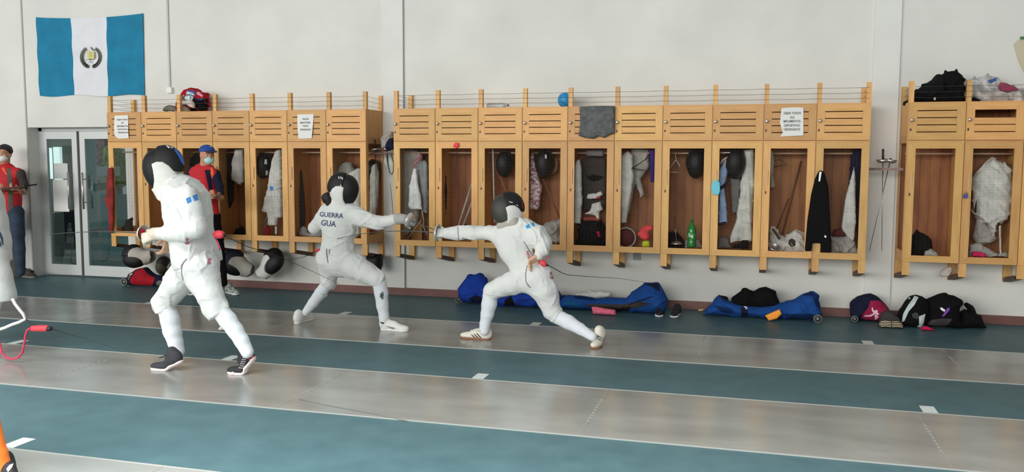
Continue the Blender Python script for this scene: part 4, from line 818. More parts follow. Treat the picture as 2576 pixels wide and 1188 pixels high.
b1 = FB('bag_body', [(1772, 790), (1776, 775), (1790, 765), (1796, 752), (1808, 746), (1830, 756), (1870, 766), (1920, 770), (1965, 762), (2000, 752), (2018, 740), (2038, 734), (2056, 742), (2064, 765), (2066, 800), (2050, 815), (1900, 815), (1780, 812)], -.34, .16, blu, None, None, parent=t, fold=.05)
for pts, m in (([(2010, 742), (2038, 733), (2060, 745), (2065, 780), (2052, 770), (2044, 745)], blu2), ([(1864, 772), (1880, 775), (1884, 806), (1866, 806)], nav), ([(1795, 768), (1840, 776), (1850, 790), (1815, 786)], blu2), ([(1975, 790), (2060, 790), (2060, 806), (1980, 806)], blu2)): decal('bag_panel', pts, b1, m, t)
decal('white_tag', [(1870, 769), (1876, 768), (1881, 777), (1876, 779)], b1, white_mark, t)
wheel(2057, 802, -.5, .046, t)
FB('orange_tag', [(1924, 794), (1938, 788), (1961, 778), (1967, 790), (1955, 802), (1934, 815)], -.53, .02, mat('orange_tag', (250, 158, 46), .7), 'bright orange tag in front of the dark blue bag', 'tag', fold=.002, vox=.005)
FB('black_jacket', [(1838, 762), (1840, 748), (1866, 730), (1880, 727), (1896, 732), (1910, 724), (1926, 722), (1952, 732), (1956, 750), (1963, 772), (1900, 778), (1826, 770)], -.30, .14, black_cloth, 'black jacket heaped on the dark blue bag', 'jacket')
FB('black_bundle', [(1796, 760), (1800, 748), (1810, 743), (1830, 747), (1834, 760)], -.2, .07, black_cloth, 'small black bundle at the left end of the dark blue bag', 'bundle')
# shoe template used for loose shoes and the people's shoes
def shoe_geo(L=.28, flex=0.0, high=0.0):
    up = Blob(.006, .03); w = .043
    up.ell((L*.15, 0, .06), (.048, .037, .056)); up.ell((L*.4, 0, .052), (.085, .037, .05)); up.ell((L*.78, .0, .034), (.075, .04, .03)); up.cone((L*.2, 0, .05), (L*.2, 0, .085+high), .038, .034)
    up.cut(lambda P, V: np.maximum(V, -(P[2]-.014)))
    so = Blob(.006, .02); so.cone((L*.14, 0, .012), (L*.45, 0, .012), .037, .033, [((0, 0, 1), .45)]); so.cone((L*.45, 0, .012), (L*.82, 0, .012), .033, .043, [((0, 0, 1), .42)]); so.ell((L*.86, 0, .014), (.05, .04, .014))
    out = []
    for g in (up, so):
        v, f = g.mesh()
        if flex:
            x0 = L*.62; s = np.maximum(x0-v[:, 0], 0); a = np.clip(s/.06, 0, 1)*flex; vv = v.copy()
            # raise the heel about the ball of the foot
            vv[:, 0] = np.where(s > 0, x0-s*np.cos(a)+v[:, 2]*np.sin(a), v[:, 0]); vv[:, 2] = np.where(s > 0, s*np.sin(a)+v[:, 2]*np.cos(a), v[:, 2]); v = vv
        out.append((v, f))
    return out
def shoe(ball, d, mu, ms, parent=None, label=None, L=.28, flex=0.0, sc=1.0, roll=0, pitch=0, group=None, high=0, name='shoe', z=None):
    """ball: point under the ball of the foot; d: direction of the toe"""
    g = shoe_geo(L, flex, high); d = Vector(d); d.z = 0; d.normalize(); R = basis(d, (0, 0, 1))
    R = R @ Matrix.Rotation(-pitch, 3, 'Y') @ Matrix.Rotation(roll, 3, 'X'); Rn = np.array(R); c = np.array([L*.66, 0, 0])
    root = thing(name, tuple(ball), label, 'shoe', group) if label else parent
    res = []
    (v, f), (v2, f2) = g
    def W_(q): return ((q-c)*sc)@Rn.T+np.array(ball)
    if not label:
        a = mesh_obj('shoe', W_(v), f, mu, parent, True); b = mesh_obj('sole', W_(v2), f2, ms, a, True)
    else:
        a = mesh_obj('upper', W_(v), f, mu, root, True); b = mesh_obj('sole', W_(v2), f2, ms, root, True)
    def loc(p): return Vector(((np.array(p)-c)*sc)@Rn.T+np.array(ball))
    return a, b, loc
shoe_w = mat('shoe_white', (232, 232, 226), .55); sole_w = mat('sole_white', (236, 234, 230), .5); shoe_k = mat('shoe_black', (28, 28, 30), .7, bump=.3, bscale=120)
a, b, _ = shoe(fl(1656, 797)+Vector((0, .05, 0)), (.15, -1, 0), shoe_k, sole_w, label='black sneaker with white sole, left one of the pair by the teal bag', sc=.95)
a, b, _ = shoe(fl(1697, 799)+Vector((0, .05, 0)), (-.1, -1, 0), shoe_k, sole_w, label='black sneaker with white sole, right one of the pair by the teal bag', sc=.95)
shoe(fl(2110, 792)+Vector((-.02, .05, 0)), (-1, -.15, 0), mat('shoe_brown', (48, 38, 32), .7), mat('sole_tan', (170, 150, 136), .6), label='dark brown shoe leaning against the skirting right of the blue bag', pitch=-.35, flex=.2)
MB().tube([at(1757, 781, -.3), at(1770, 779, -.3)], .012, 7).build('cork', mat('cork_tan', (206, 160, 104), .7), None, True, label='tiny tan object left of the dark blue bag', cat='object')
# backpack with the pink pocket
t = thing('backpack', tuple(fl(2190, 812)), 'navy backpack with a pink pocket showing a white fencer figure', 'backpack')
b1 = FB('bag_body', [(2138, 790), (2140, 762), (2156, 746), (2176, 740), (2190, 738), (2204, 744), (2222, 762), (2238, 780), (2242, 812), (2160, 815), (2142, 812)], -.22, .13, nav, None, None, parent=t, fold=.015)
pk = decal('pink_pocket', [(2190, 757), (2204, 756), (2216, 758), (2236, 776), (2240, 780), (2232, 800), (2200, 812), (2180, 806), (2167, 800), (2170, 790), (2184, 775)], b1, cl('magenta_cloth', (168, 32, 78)), t, off=.004)
for pts in ([(2193, 774), (2195, 773), (2197, 780), (2203, 784), (2210, 788), (2212, 792), (2206, 793), (2198, 789), (2193, 781)], [(2201, 784), (2203, 780), (2208, 781), (2208, 785), (2204, 786)], [(2174, 794), (2188, 793), (2198, 788), (2200, 792), (2190, 797), (2175, 797)], [(2201, 792), (2208, 794), (2210, 799), (2205, 803), (2204, 806), (2201, 805), (2204, 799), (2200, 795)]): decal('fencer_emblem', pts, pk, mat('emblem_pink_white', (236, 200, 206), .8), t, off=.002, step=3)
wheel(2150, 803, -.33, .035, t)
# upturned shoe with striped sole
pc = fl(2240, 826); t = thing('sports_shoe', (pc.x, pc.y+.02, 0), 'dark shoe lying on its side with a black and cream striped sole', 'shoe')
FB('upper', [(2212, 810), (2216, 788), (2226, 781), (2244, 784), (2262, 800), (2272, 820), (2215, 822)], pc.y+.07, .05, mat('charcoal', (52, 50, 46), .85), None, None, parent=t, vox=.006)
FB('sole', [(2208, 818), (2212, 808), (2230, 805), (2244, 809), (2262, 808), (2272, 815), (2273, 826), (2262, 831), (2236, 829), (2215, 828)], pc.y, .02, mat('sole_dark', (44, 38, 30), .8), None, None, parent=t, fold=0, vox=.005)
so = bpy.data.objects[[o.name for o in t.children if o.name.startswith('sole')][0]]
for k in range(5):
    y = 809+k*4.1
    decal('sole_stripe', [(2212-k*.3, y), (2228, y-1.6), (2242, y+.6), (2242, y+2), (2228, y), (2212, y+1.6)], so, mat('stripe_cream', (222, 206, 170), .8), so, off=.001, step=5)
    decal('sole_stripe', [(2244, y+.6), (2258, y-.6), (2271, y+1.5), (2271, y+3), (2258, y+.9), (2244, y+2)], so, mat('stripe_cream', (222, 206, 170), .8), so, off=.001, step=5)
# black and white backpack and its neighbours
t = thing('backpack', tuple(fl(2300, 832)), 'black backpack with a broad white diagonal band, behind the striped sole', 'backpack')
b1 = FB('bag_body', [(2260, 800), (2262, 780), (2275, 760), (2288, 745), (2304, 741), (2322, 746), (2332, 760), (2338, 790), (2330, 815), (2318, 836), (2280, 834), (2266, 826)], -.42, .14, black_cloth, None, None, parent=t, fold=.02)
for pts in ([(2300, 744), (2311, 748), (2300, 768), (2286, 784), (2275, 808), (2268, 812), (2272, 790), (2284, 768), (2296, 752)], [(2312, 796), (2328, 790), (2324, 812), (2314, 830), (2306, 834), (2280, 830), (2300, 828), (2312, 818)], [(2286, 746), (2291, 744), (2289, 753), (2285, 753)]): decal('white_band', pts, b1, mat('band_white', (196, 210, 206), .8), t, off=.003)
decal('emblem', [(2294, 790), (2304, 786), (2310, 790), (2312, 802), (2306, 803), (2296, 799)], b1, mat('emblem_dark', (52, 58, 60), .8), t)
t = thing('backpack', tuple(fl(2380, 832)), 'large black backpack with a purple and white tag at the right end of the row', 'backpack')
b1 = FB('bag_body', [(2322, 800), (2326, 765), (2332, 752), (2350, 748), (2374, 740), (2400, 743), (2420, 754), (2424, 764), (2414, 775), (2414, 790), (2420, 834), (2330, 836)], -.36, .17, black_cloth, None, None, parent=t, fold=.03)
decal('purple_tag', [(2384, 775), (2389, 774), (2388, 782), (2374, 797), (2370, 796), (2376, 786)], b1, mat('tag_purple', (128, 62, 168), .7), t); decal('white_tag', [(2365, 774), (2369, 774), (2378, 780), (2376, 785), (2367, 780)], b1, white_mark, t)
decal('grey_pocket', [(2330, 815), (2345, 805), (2370, 801), (2395, 803), (2388, 815), (2368, 824), (2345, 822)], b1, mat('pocket_grey', (66, 60, 64), .8), t)
decal('yellow_charm', [(2321, 766), (2324, 761), (2330, 763), (2332, 768), (2327, 771), (2322, 770)], b1, mat('charm_yellow', (190, 190, 70), .7), t)
FB('pink_cloth', [(2314, 836), (2322, 819), (2336, 822), (2354, 832), (2340, 838)], -.6, .03, cl('magenta_cloth2', (206, 30, 84)), 'bright magenta cloth corner poking out under the black backpacks', 'cloth', vox=.006)
FB('black_bag', [(2412, 830), (2414, 785), (2428, 778), (2440, 785), (2428, 768), (2432, 765), (2444, 770), (2458, 790), (2468, 793), (2474, 810), (2482, 825), (2470, 834)], -.32, .12, black_cloth, 'soft black bag with upright strap, rightmost of the row', 'bag')
# red wheeled bag behind the tall fencer
t = thing('fencing_bag', tuple(fl(360, 720)), 'red and navy wheeled bag on the floor left of the tall fencer', 'bag', BG)
b1 = FB('bag_body', [(322, 715), (328, 702), (342, 678), (352, 675), (368, 672), (380, 684), (392, 692), (412, 692), (430, 700), (440, 722), (330, 722)], -.33, .1, nav, None, None, parent=t, fold=.01)
decal('red_panel', [(328, 703), (342, 679), (360, 675), (372, 690), (390, 700), (382, 722), (336, 717), (328, 712)], b1, red, t)
decal('blue_bottle_panel', [(392, 712), (398, 706), (408, 707), (406, 719), (394, 719)], b1, gry, t)
wheel(314, 712, -.36, .05, t); MB().tube([at(x, y, -.36) for x, y in ((318, 704), (324, 690), (336, 684))], .006, 6).build('handle_rod', dark_m, t, True)
# ================================================================ people
skin = mat('skin', (226, 182, 150), .55, var=.06, vscale=12); skin_d = mat('skin_tan', (192, 138, 108), .55, var=.06, vscale=12)
suit = mat('fencing_suit', (228, 230, 226), .8, wr=(6, .13), var=.03, vscale=5, bump=.12, bscale=70)
suit2 = mat('fencing_breeches', (226, 228, 225), .8, wr=(5, .13), var=.03, vscale=5, bump=.12, bscale=70)
sock = mat('white_stocking', (226, 231, 236), .85, bump=.15, bscale=160)
hair_m = mat('dark_hair', (24, 18, 16), .6, bump=.5, bscale=90)
mark_p = mat('pink_mark', (196, 112, 136), .8); seam_k = mat('suit_seam', (120, 124, 124), .8); patch_b = mat('patch_blue', (58, 140, 212), .8); ink_n = mat('name_ink', (82, 88, 122), .85)
glove_w = mat('glove_cream', (224, 214, 196), .8, var=.06)
def npv(p): return np.array(p, float)
def pt(x, y, Y): return npv(at(x, y, Y))
def rp(px, p): return px*((Vector(p)-CAMP).dot(_fw))/FPX
def pc(B, L, sq=None, k=None, sc=1.0):
    """chain of (px, py, Y, radius in px)"""
    P = [pt(a[0], a[1], a[2]) for a in L]; R = [rp(a[3], p)*sc for a, p in zip(L, P)]
    B.chain(P, R, sq, k); return P
def add_hand(B, w, f, n, curl=(.5, .7, .5), sc=1.0, thumb=.5, k=.006):
    """palm, four unequal bent fingers and a thumb from the side of the palm; f: to the knuckles, n: the way the palm faces"""
    w = npv(w); f = npv(f)/np.linalg.norm(f); n = npv(n); n = n-f*(n@f); n /= np.linalg.norm(n); s = np.cross(n, f)
    for o, r in ((-.026, .014), (-.008, .0155), (.012, .0155), (.028, .014)): B.cone(w+s*o*.55*sc+f*.008*sc, w+f*.082*sc+s*o*sc, .015*sc, r*.9*sc, k=.012)
    for i, (o, L, r) in enumerate(((.030, .072, .0098), (.010, .080, .0102), (-.010, .074, .0098), (-.029, .058, .0088))):
        p = w+f*.084*sc+s*o*sc; a = 0
        for j, (q, c) in enumerate(zip((.45, .31, .24), curl)):
            a += c*(1+.06*i); d = f*math.cos(a)+n*math.sin(a); e = p+d*L*q*1.1*sc; B.cone(p, e, r*(1-.08*j)*sc, r*(.93-.08*j)*sc, k=k); p = e
    p = w+f*.028*sc+s*.03*sc; a = thumb
    for j, q in enumerate((.034, .028)):
        d = s*math.cos(a)*.75+f*.75+n*math.sin(a)*.8; d /= np.linalg.norm(d); e = p+d*q*sc; B.cone(p, e, .0118*sc, .0105*sc, k=k); p = e; a += .5
    return s
def person(name, base, label, cat='person', group=None): return thing(name, tuple(base), label, cat, group)
def skinny(B, chains, sc=.62):
    for L in chains: pc(B, L, sc=sc, k=.03)
# ---------------------------------------------------------------- tall fencer, facing left
Y0 = -3.87; YN, YF = -3.98, -3.79
base = fl(500, 935); f1 = person('fencer', base, 'tall fencer in white leaning forward, facing left, black mask with blue trim and dark shoes')
torso = [(447, 468, Y0, 24), (458, 486, Y0, 44), (468, 508, Y0, 49), (475, 545, Y0, 51), (481, 585, Y0, 47), (487, 615, Y0, 48), (495, 645, Y0, 52), (500, 668, Y0, 50)]
nsh = [(468, 494, Y0-.15, 30), (482, 530, Y0-.21, 29), (492, 572, Y0-.24, 27)]; nfa = [(492, 574, Y0-.24, 25), (455, 588, Y0-.24, 21), (425, 589, Y0-.2, 17), (398, 587, Y0-.17, 15)]
fsh = [(455, 500, Y0+.15, 28), (446, 545, Y0+.21, 25), (445, 585, Y0+.22, 22)]; ffa = [(445, 586, Y0+.22, 20), (425, 592, Y0+.12, 15), (416, 592, Y0+.05, 13)]
J = Blob(.0075, .05); pc(J, torso[1:], [((0, 1, 0), 1.28)]); pc(J, [(452, 470, Y0, 26), (460, 486, Y0, 34)]); pc(J, nsh, k=.05); pc(J, nfa, k=.03); pc(J, fsh); pc(J, ffa, k=.03)
J.noise(.005, 17, 11, (1, 1, .8)).creases(.010, 15, 4, (1.5, .8, .6)).creases(.005, 30, 5)
J.below(pt(500, 668, Y0), (.25, 0, -1)); jk = blob_obj('jacket', J, suit, f1)
nth = [(505, 672, Y0-.07, 47), (513, 705, YN+.03, 40), (529, 742, YN, 32), (541, 774, YN, 31), (552, 794, YN, 26), (560, 806, YN, 22)]
fth = [(482, 672, Y0+.07, 45), (452, 705, YF-.02, 37), (430, 738, YF, 30), (411, 762, YF, 27), (415, 780, YF, 23), (418, 796, YF, 20)]
Bq = Blob(.0075, .05); pc(Bq, [(494, 640, Y0, 43), (498, 672, Y0, 48)], [((0, 1, 0), 1.2)]); pc(Bq, nth); pc(Bq, fth)
Bq.cone(pt(534, 790, YN), pt(562, 775, YN), rp(14, pt(550, 790, YN)), k=.02); Bq.cone(pt(396, 773, YF), pt(428, 775, YF), rp(13, pt(410, 775, YF)), k=.02); HM1 = ((551, 795, YN, 17, 30), (416, 786, YF, 3, 20))
Bq.noise(.005, 19, 3, (1, 1, 1.3)).creases(.009, 16, 9, (.6, 1, 1.6)).creases(.0045, 34, 2); [Bq.hem(pt(a, b, c), (d, 0, -e), .1) for a, b, c, d, e in HM1]; br = blob_obj('breeches', Bq, suit2, f1)
ns = [(556, 785, YN, 22), (573, 806, YN, 22), (592, 832, YN, 20), (608, 858, YN, 18), (622, 886, YN, 16)]; fs_ = [(419, 775, YF, 22), (428, 805, YF, 23), (434, 835, YF, 22), (441, 860, YF, 18), (448, 884, YF, 16)]
for L in (ns, fs_): B = Blob(.0075, .02); pc(B, L); B.creases(.0022, 34, 2, (.6, .6, 1.8)); blob_obj('stocking', B, sock, f1)
B = Blob(.0065, .03); skinny(B, [torso, nsh, nfa[:-1], fsh, ffa, nth[:4]+ns[1:2], fth[:4]+fs_[1:2], ns[1:], fs_[1:]]); pc(B, [(447, 474, Y0, 15), (422, 445, Y0, 13)]); B.ell(pt(411, 424, Y0), (.08, .068, .09))
s = add_hand(B, pt(413, 592, Y0+.05), (.35, -.2, -.95), (-.9, -.2, -.4), (.6, .7, .5), 1.12); blob_obj('body', B, skin, f1)
B = Blob(.005, .01); B.cone(pt(412, 588, Y0-.18), pt(388, 588, Y0-.17), rp(16, pt(400, 588, Y0)), rp(15, pt(400, 588, Y0))); add_hand(B, pt(392, 590, Y0-.17), (-.85, -.25, -.3), (-.15, .9, -.5), (1.0, 1.1, .8), 1.18); gl = blob_obj('glove', B, glove_w, f1)
shoe_g = mat('shoe_dark_grey', (50, 50, 56), .75, bump=.4, bscale=140); shoe_k2 = mat('shoe_near_black', (38, 38, 38), .75, bump=.4, bscale=140); sole_p = mat('sole_pinkish', (232, 218, 214), .6); pinkm = mat('shoe_pink', (232, 96, 118), .7); lace_g = mat('lace_grey', (150, 150, 152), .8)
a, b, lo = shoe(fl(412, 933)+Vector((0, 0, .0)), (-1, -.05, 0), shoe_g, sole_p, f1, L=.295, flex=.45, high=.03)
q = MB()
for i in range(5): q.tube([lo((.14+i*.02, -.03, .062+.035*math.cos(i*.35)+.03)), lo((.15+i*.02, 0, .075+.02*math.cos(i*.35)+.02))], .0035, 5)
q.build('laces', shoe_k2, a, True)
a, b, lo = shoe(fl(606, 943), (-1, -.08, 0), shoe_k2, sole_p, f1, L=.295, flex=.85, high=.02)
decal('pink_logo', [(632, 896), (640, 895), (641, 899), (637, 901), (636, 905), (638, 909), (635, 911), (626, 906), (627, 903), (631, 903), (633, 900)], a, pinkm, a); q = MB()
for i in range(7): p0 = at(598+i*1.6+4, 926-i*4.6, -4.05); p1 = at(609+i*1.2, 922-i*4.6, -4.03); q.tube([p0, p1], .003, 5)
decal('pink_toe', [(579, 938), (586, 935), (590, 940), (586, 945), (580, 944)], [a, b], mat('toe_pink', (240, 190, 196), .6), a)
for i in range(6): decal('lace', [(600+i*2, 924-i*5), (613+i*1.5, 926-i*5.4), (613+i*1.5, 928-i*5.4), (600+i*2, 926.5-i*5)], a, lace_g, a)
m1 = fencing_mask(at(413, 421, Y0), (-1, -.18, -.30), (-.3, 0, 1), f1, sc=1.05)
decal('blue_trim', [(437, 366), (446, 370), (455, 380), (462, 394), (466, 410), (462, 416), (456, 408), (448, 392), (440, 380)], [m1['cover'], m1['front']], mat('trim_blue', (52, 110, 208), .6), m1['root'])
for k in range(2): decal('white_stripe', [(415+k*8, 364), (419+k*8, 363), (428+k*8, 372), (424+k*8, 373)], [m1['cover'], m1['front']], white_mark, m1['root'])
B = Blob(.007, .02); B.cone(pt(440, 462, Y0), pt(448, 476, Y0), rp(26, pt(440, 460, Y0)), rp(30, pt(440, 460, Y0))); blob_obj('collar', B, suit, f1)
for pts in ([(467, 500), (478, 495), (482, 507), (472, 513)], [(484, 493), (496, 488), (500, 503), (489, 506)]): decal('flag_patch', pts, jk, patch_b, f1)
text_px('lettering', 'S', 471, 607, 21, .1, jk, mark_p, f1, bold=.05); text_px('lettering', 'S', 527, 657, 20, .15, [jk, br], mark_p, f1, bold=.05)
decal('front_seam', [(455, 668), (460, 660), (470, 650), (471, 652), (462, 662), (458, 672), (458, 690), (462, 706), (460, 707), (456, 692)], [br, jk], seam_k, f1)
def epee(hand, guard, mid, tip, label, gr=.066, gm=None, lean=None):
    g = Vector(guard); h = Vector(hand); d = (Vector(mid)-g).normalized(); t = thing('epee', tuple(g), label, 'epee')
    n = 14; P_ = []
    for i in range(n+1):
        u = i/n; P_.append((1-u)**2*g+2*u*(1-u)*Vector(mid)+u*u*Vector(tip))
    MB().tube(P_, .0048, 7, r2=.0022).build('blade', mat('blade_grey', (96, 98, 98), .4, .8), t, True)
    q = MB(); e = (P_[-1]-P_[-2]).normalized(); q.tube([P_[-1]-e*.004, P_[-1]+e*.014], .004, 8); q.build('point', steel, t, True)
    b = MB(); guard_bowl(b, g+d*.012, -d, gr); b.build('guard', mat('guard_pale', (216, 210, 204), .35, .6), t, True)
    q = MB(); q.tube([g, g.lerp(h, .5), h+(h-g).normalized()*.02], .011, 8); q.tube([g.lerp(h, .35), g.lerp(h, .35)+Vector((0, 0, -.03))], .006, 6); q.build('grip', gm or dark_m, t, True)
    MB().lathe([(0, 0), (.03, 0), (.034, .006), (.03, .012), (0, .012)], g-d*.012, d, 16).build('guard_pad', mat('pad_red', (196, 52, 66), .8), t, True)
epee(at(382, 589, Y0-.16), at(357, 587, Y0-.16), at(250, 578, Y0-.1), at(122, 590, Y0-.05), 'epee held by the tall fencer, thin blade pointing left across the doors')
# reel connectors and cables
redm = mat('connector_red', (226, 62, 74), .5); blackp = mat('connector_black', (24, 24, 26), .5)
def connector(pts, Y, T, endp, cable, label, Yc, strap=None):
    p = at(sum(a for a, b in pts)/len(pts), max(b for a, b in pts), Y); t = thing('reel_connector', tuple(p), label, 'cable connector', 'red reel connectors behind the fencers')
    puff('connector_body', pts, Y, T, redm, t, vox=.005)
    puff('black_end', endp, Y, T*.9, blackp, t, vox=.005)
    MB().tube([at(x, y, yy) for (x, y), yy in zip(cable, Yc)], .0045, 6, r2=.0012).build('cable', blackp, t, True)
    if strap: MB().tube([at(x, y, Y) for x, y in strap], .006, 6).build('strap', mat('strap_pink', (206, 60, 96), .7), t, True)
    return t
connector([(536, 588), (541, 581), (552, 579), (562, 583), (566, 592), (562, 599), (550, 601), (540, 598)], -4.0, .03, [(563, 586), (569, 590), (568, 597), (562, 597)], [(567, 592), (578, 600), (620, 620), (700, 645), (780, 680), (854, 715)], 'pinkish red reel connector with dark cable behind the waist of the tall fencer', [-4.0, -3.98, -3.9, -3.7, -3.5, -3.4], [(541, 598), (545, 608), (550, 618), (553, 630)])
# ---------------------------------------------------------------- fencer seen from behind, lunging right
Y2_ = -2.03; base = fl(870, 830); f2 = person('fencer', base, 'fencer in white seen from behind, name on the back, reaching right with the epee')
torso = [(851, 508, Y2_, 13), (850, 528, Y2_, 30), (851, 548, Y2_, 39), (852, 575, Y2_, 41), (851, 605, Y2_, 38), (848, 632, Y2_, 41), (850, 652, Y2_, 43)]
ra = [(880, 535, Y2_, 23), (912, 550, Y2_, 21), (950, 561, Y2_, 18)]; rf = [(950, 561, Y2_, 17), (982, 555, Y2_, 13.5), (1010, 550, Y2_, 11.5)]
la = [(822, 533, Y2_, 20), (808, 553, Y2_, 17), (791, 573, Y2_+.02, 15.5)]; lf = [(791, 573, Y2_+.02, 15), (802, 580, Y2_+.15, 13), (812, 584, Y2_+.26, 10)]
J = Blob(.0075, .045); pc(J, torso[1:], [((0, 1, 0), .86)]); pc(J, [(851, 508, Y2_, 16), (850, 520, Y2_, 22)]); pc(J, ra, k=.06); pc(J, rf, k=.02); pc(J, la, k=.05); pc(J, lf, k=.02)
J.noise(.004, 18, 21, (1, 1, 1.2)).creases(.009, 17, 5, (.7, 1, 1.5)).creases(.0045, 34, 6); J.below(pt(850, 645, Y2_), (0, 0, -1)); jk = blob_obj('jacket', J, suit, f2)
lt = [(828, 655, Y2_, 33), (829, 680, Y2_+.02, 24), (828, 698, Y2_+.03, 20), (827, 712, Y2_+.03, 18), (820, 728, Y2_+.04, 16)]; rt = [(865, 657, Y2_, 37), (892, 672, Y2_-.02, 31), (922, 688, Y2_-.04, 26), (948, 702, Y2_-.05, 21), (955, 722, Y2_-.05, 17)]
Bq = Blob(.0075, .05); pc(Bq, [(848, 628, Y2_, 34), (849, 655, Y2_, 42)], [((0, 1, 0), .9)]); pc(Bq, lt); pc(Bq, rt); 
Bq.noise(.004, 19, 31, (1, 1, 1.3)).creases(.009, 17, 8, (1.4, 1, .8)).creases(.0045, 34, 7); [Bq.hem(pt(a, b, c), (d, 0, -e), .09) for a, b, c, d, e in ((825, 722, Y2_+.03, -10, 20), (956, 717, Y2_-.05, 3, 20))]; br = blob_obj('breeches', Bq, suit2, f2)
ls = [(822, 716, Y2_+.03, 15), (806, 738, Y2_+.05, 15), (788, 762, Y2_+.07, 13), (768, 787, Y2_+.08, 9.5)]; rs = [(955, 715, Y2_-.05, 18), (959, 738, Y2_-.05, 17), (962, 768, Y2_-.05, 15), (966, 796, Y2_-.05, 12.5), (966, 814, Y2_-.05, 12)]
for i, L in enumerate((ls, rs)):
    B = Blob(.0075, .02); pc(B, L); B.creases(.0022, 34, 2, (.6, .6, 1.8)); o = blob_obj('stocking', B, sock, f2)
    if i: sk2 = o
B = Blob(.0065, .03); skinny(B, [torso, ra, rf, la, lf, lt[:3]+[(826, 708, Y2_+.03, 14)]+ls[1:2], rt[:4]+rs[1:2], ls[1:], rs[1:]]); pc(B, [(851, 510, Y2_, 16), (858, 485, Y2_, 18)]); B.ell(pt(860, 475, Y2_), (.085, .072, .105)); add_hand(B, pt(812, 584, Y2_+.28), (.3, .6, -.6), (.6, -.2, .2), (.5, .6, .4), 1.0); blob_obj('body', B, skin, f2)
B = Blob(.005, .01); B.cone(pt(1002, 551, Y2_), pt(1016, 551, Y2_), rp(14.5, pt(1005, 550, Y2_)), rp(12.5, pt(1005, 550, Y2_))); add_hand(B, pt(1012, 552, Y2_), (.9, .1, -.1), (.1, .9, -.3), (1.0, 1.0, .8), 1.1); blob_obj('glove', B, mat('glove_grey', (176, 178, 172), .8), f2)
epee(at(1016, 553, Y2_), at(1034, 556, Y2_), at(1120, 590, Y2_-.06), at(1190, 606, Y2_-.32), 'epee of the fencer seen from behind, blade bending under the opponent\'s arm', gr=.074)
B = Blob(.006, .015); B.ell(pt(822, 499, Y2_-.06), (.05, .045, .055)); B.ell(pt(828, 510, Y2_-.06), (.035, .035, .045)); B.noise(.008, 60, 3); hb_ = blob_obj('hair_bun', B, hair_m, f2)
m2 = fencing_mask(at(862, 475, Y2_), (1, .25, -.28), (.25, 0, 1), f2, sc=.98)
for (x, y) in ((852, 447), (857, 447), (861, 449), (857, 468), (841, 477), (838, 481)): decal('white_mark', [(x-1.2, y-3), (x+.8, y-3), (x+2, y+3), (x, y+3)], [m2['cover'], m2['front'], m2['bib']], white_mark, m2['root'])
text_px('lettering', 'GUERRA', 833, 541, 17, .08, jk, ink_n, f2, sx=.92, bold=.015); text_px('lettering', 'GUA', 826, 562, 20, .12, jk, ink_n, f2, sx=.9, bold=.02)
decal('back_zip', [(820, 626), (823, 626), (824, 645), (826, 662), (824, 662), (821, 646)], [jk, br], seam_k, f2); decal('side_fold', [(827, 627), (830, 627), (829, 640), (827, 640)], [jk, br], seam_k, f2)
for k, s in enumerate(('FWF', 'OBOR')): pass
text_px('lettering', 'WSEO', 962, 744, 7.2, -math.pi/2, sk2, mat('sock_print', (24, 40, 44), .85), f2, sx=.95, bold=.05)
text_px('lettering', 'IIXII', 957.6, 744, 5.2, -math.pi/2, sk2, mat('sock_print', (24, 40, 44), .85), f2, sx=1.2, bold=.05)
a, b, lo = shoe(fl(999, 835.5)+Vector((0, .03, 0)), (1, -.05, 0), shoe_w, sole_w, f2, L=.285, high=.01)
decal('curved_logo', [(968, 820), (978, 822), (986, 826), (993, 825), (993, 828), (988, 829), (980, 826)], a, mat('logo_grey', (150, 144, 138), .7), a)
decal('dark_collar', [(955, 810), (967, 812), (964, 816), (960, 815)], [a, sk2], blackp, a)
shoe(fl(756, 813)+Vector((.01, .10, 0)), (.15, 1, 0), shoe_w, sole_w, f2, L=.27, high=.02)
MB().tube([at(x, y, Y2_+.1) for x, y in ((753, 785), (760, 787), (766, 792))], .012, 8).build('dark_shoe_collar', blackp, f2, True)
connector([(791, 628), (806, 625), (808, 631), (793, 635)], -1.8, .018, [(806, 625), (811, 626), (811, 631), (807, 632)], [(791, 633), (782, 638), (768, 646), (740, 651), (724, 656)], 'small red reel connector left of the fencer seen from behind', [-1.8, -1.75, -1.7, -1.68, -1.65])
# ---------------------------------------------------------------- lunging fencer, facing left, chest to the camera
Y3 = -2.2; base = fl(1340, 862); f3 = person('fencer', base, 'fencer in white lunging left with straight arm, white striped shoes, arm bent behind')
torso = [(1283, 555, Y3, 18), (1287, 575, Y3, 32), (1284, 600, Y3, 41), (1294, 627, Y3, 39), (1309, 652, Y3, 34), (1322, 676, Y3, 34), (1334, 700, Y3, 38)]
wa = [(1262, 592, Y3, 22), (1232, 586, Y3, 18), (1190, 586, Y3, 17)]; wf_ = [(1190, 586, Y3, 17), (1160, 587, Y3, 16), (1138, 587, Y3, 15)]
ba = [(1318, 575, Y3, 27), (1345, 590, Y3, 25), (1366, 612, Y3, 22)]; bf = [(1366, 612, Y3, 21), (1364, 630, Y3-.03, 17), (1356, 642, Y3-.05, 12)]
J = Blob(.0075, .045); pc(J, torso[1:], [((0, 1, 0), .82)]); pc(J, [(1282, 560, Y3, 22), (1286, 572, Y3, 26)]); pc(J, wa, k=.06); pc(J, wf_, k=.02); pc(J, ba, k=.06); pc(J, bf, k=.02)
J.noise(.004, 17, 41, (1, 1, 1.2)).creases(.009, 17, 15, (1.3, 1, .7)).creases(.0045, 34, 16); jp = pt(1334, 708, Y3); J.below(jp, (.15, 0, -1)); jk = blob_obj('jacket', J, suit, f3)
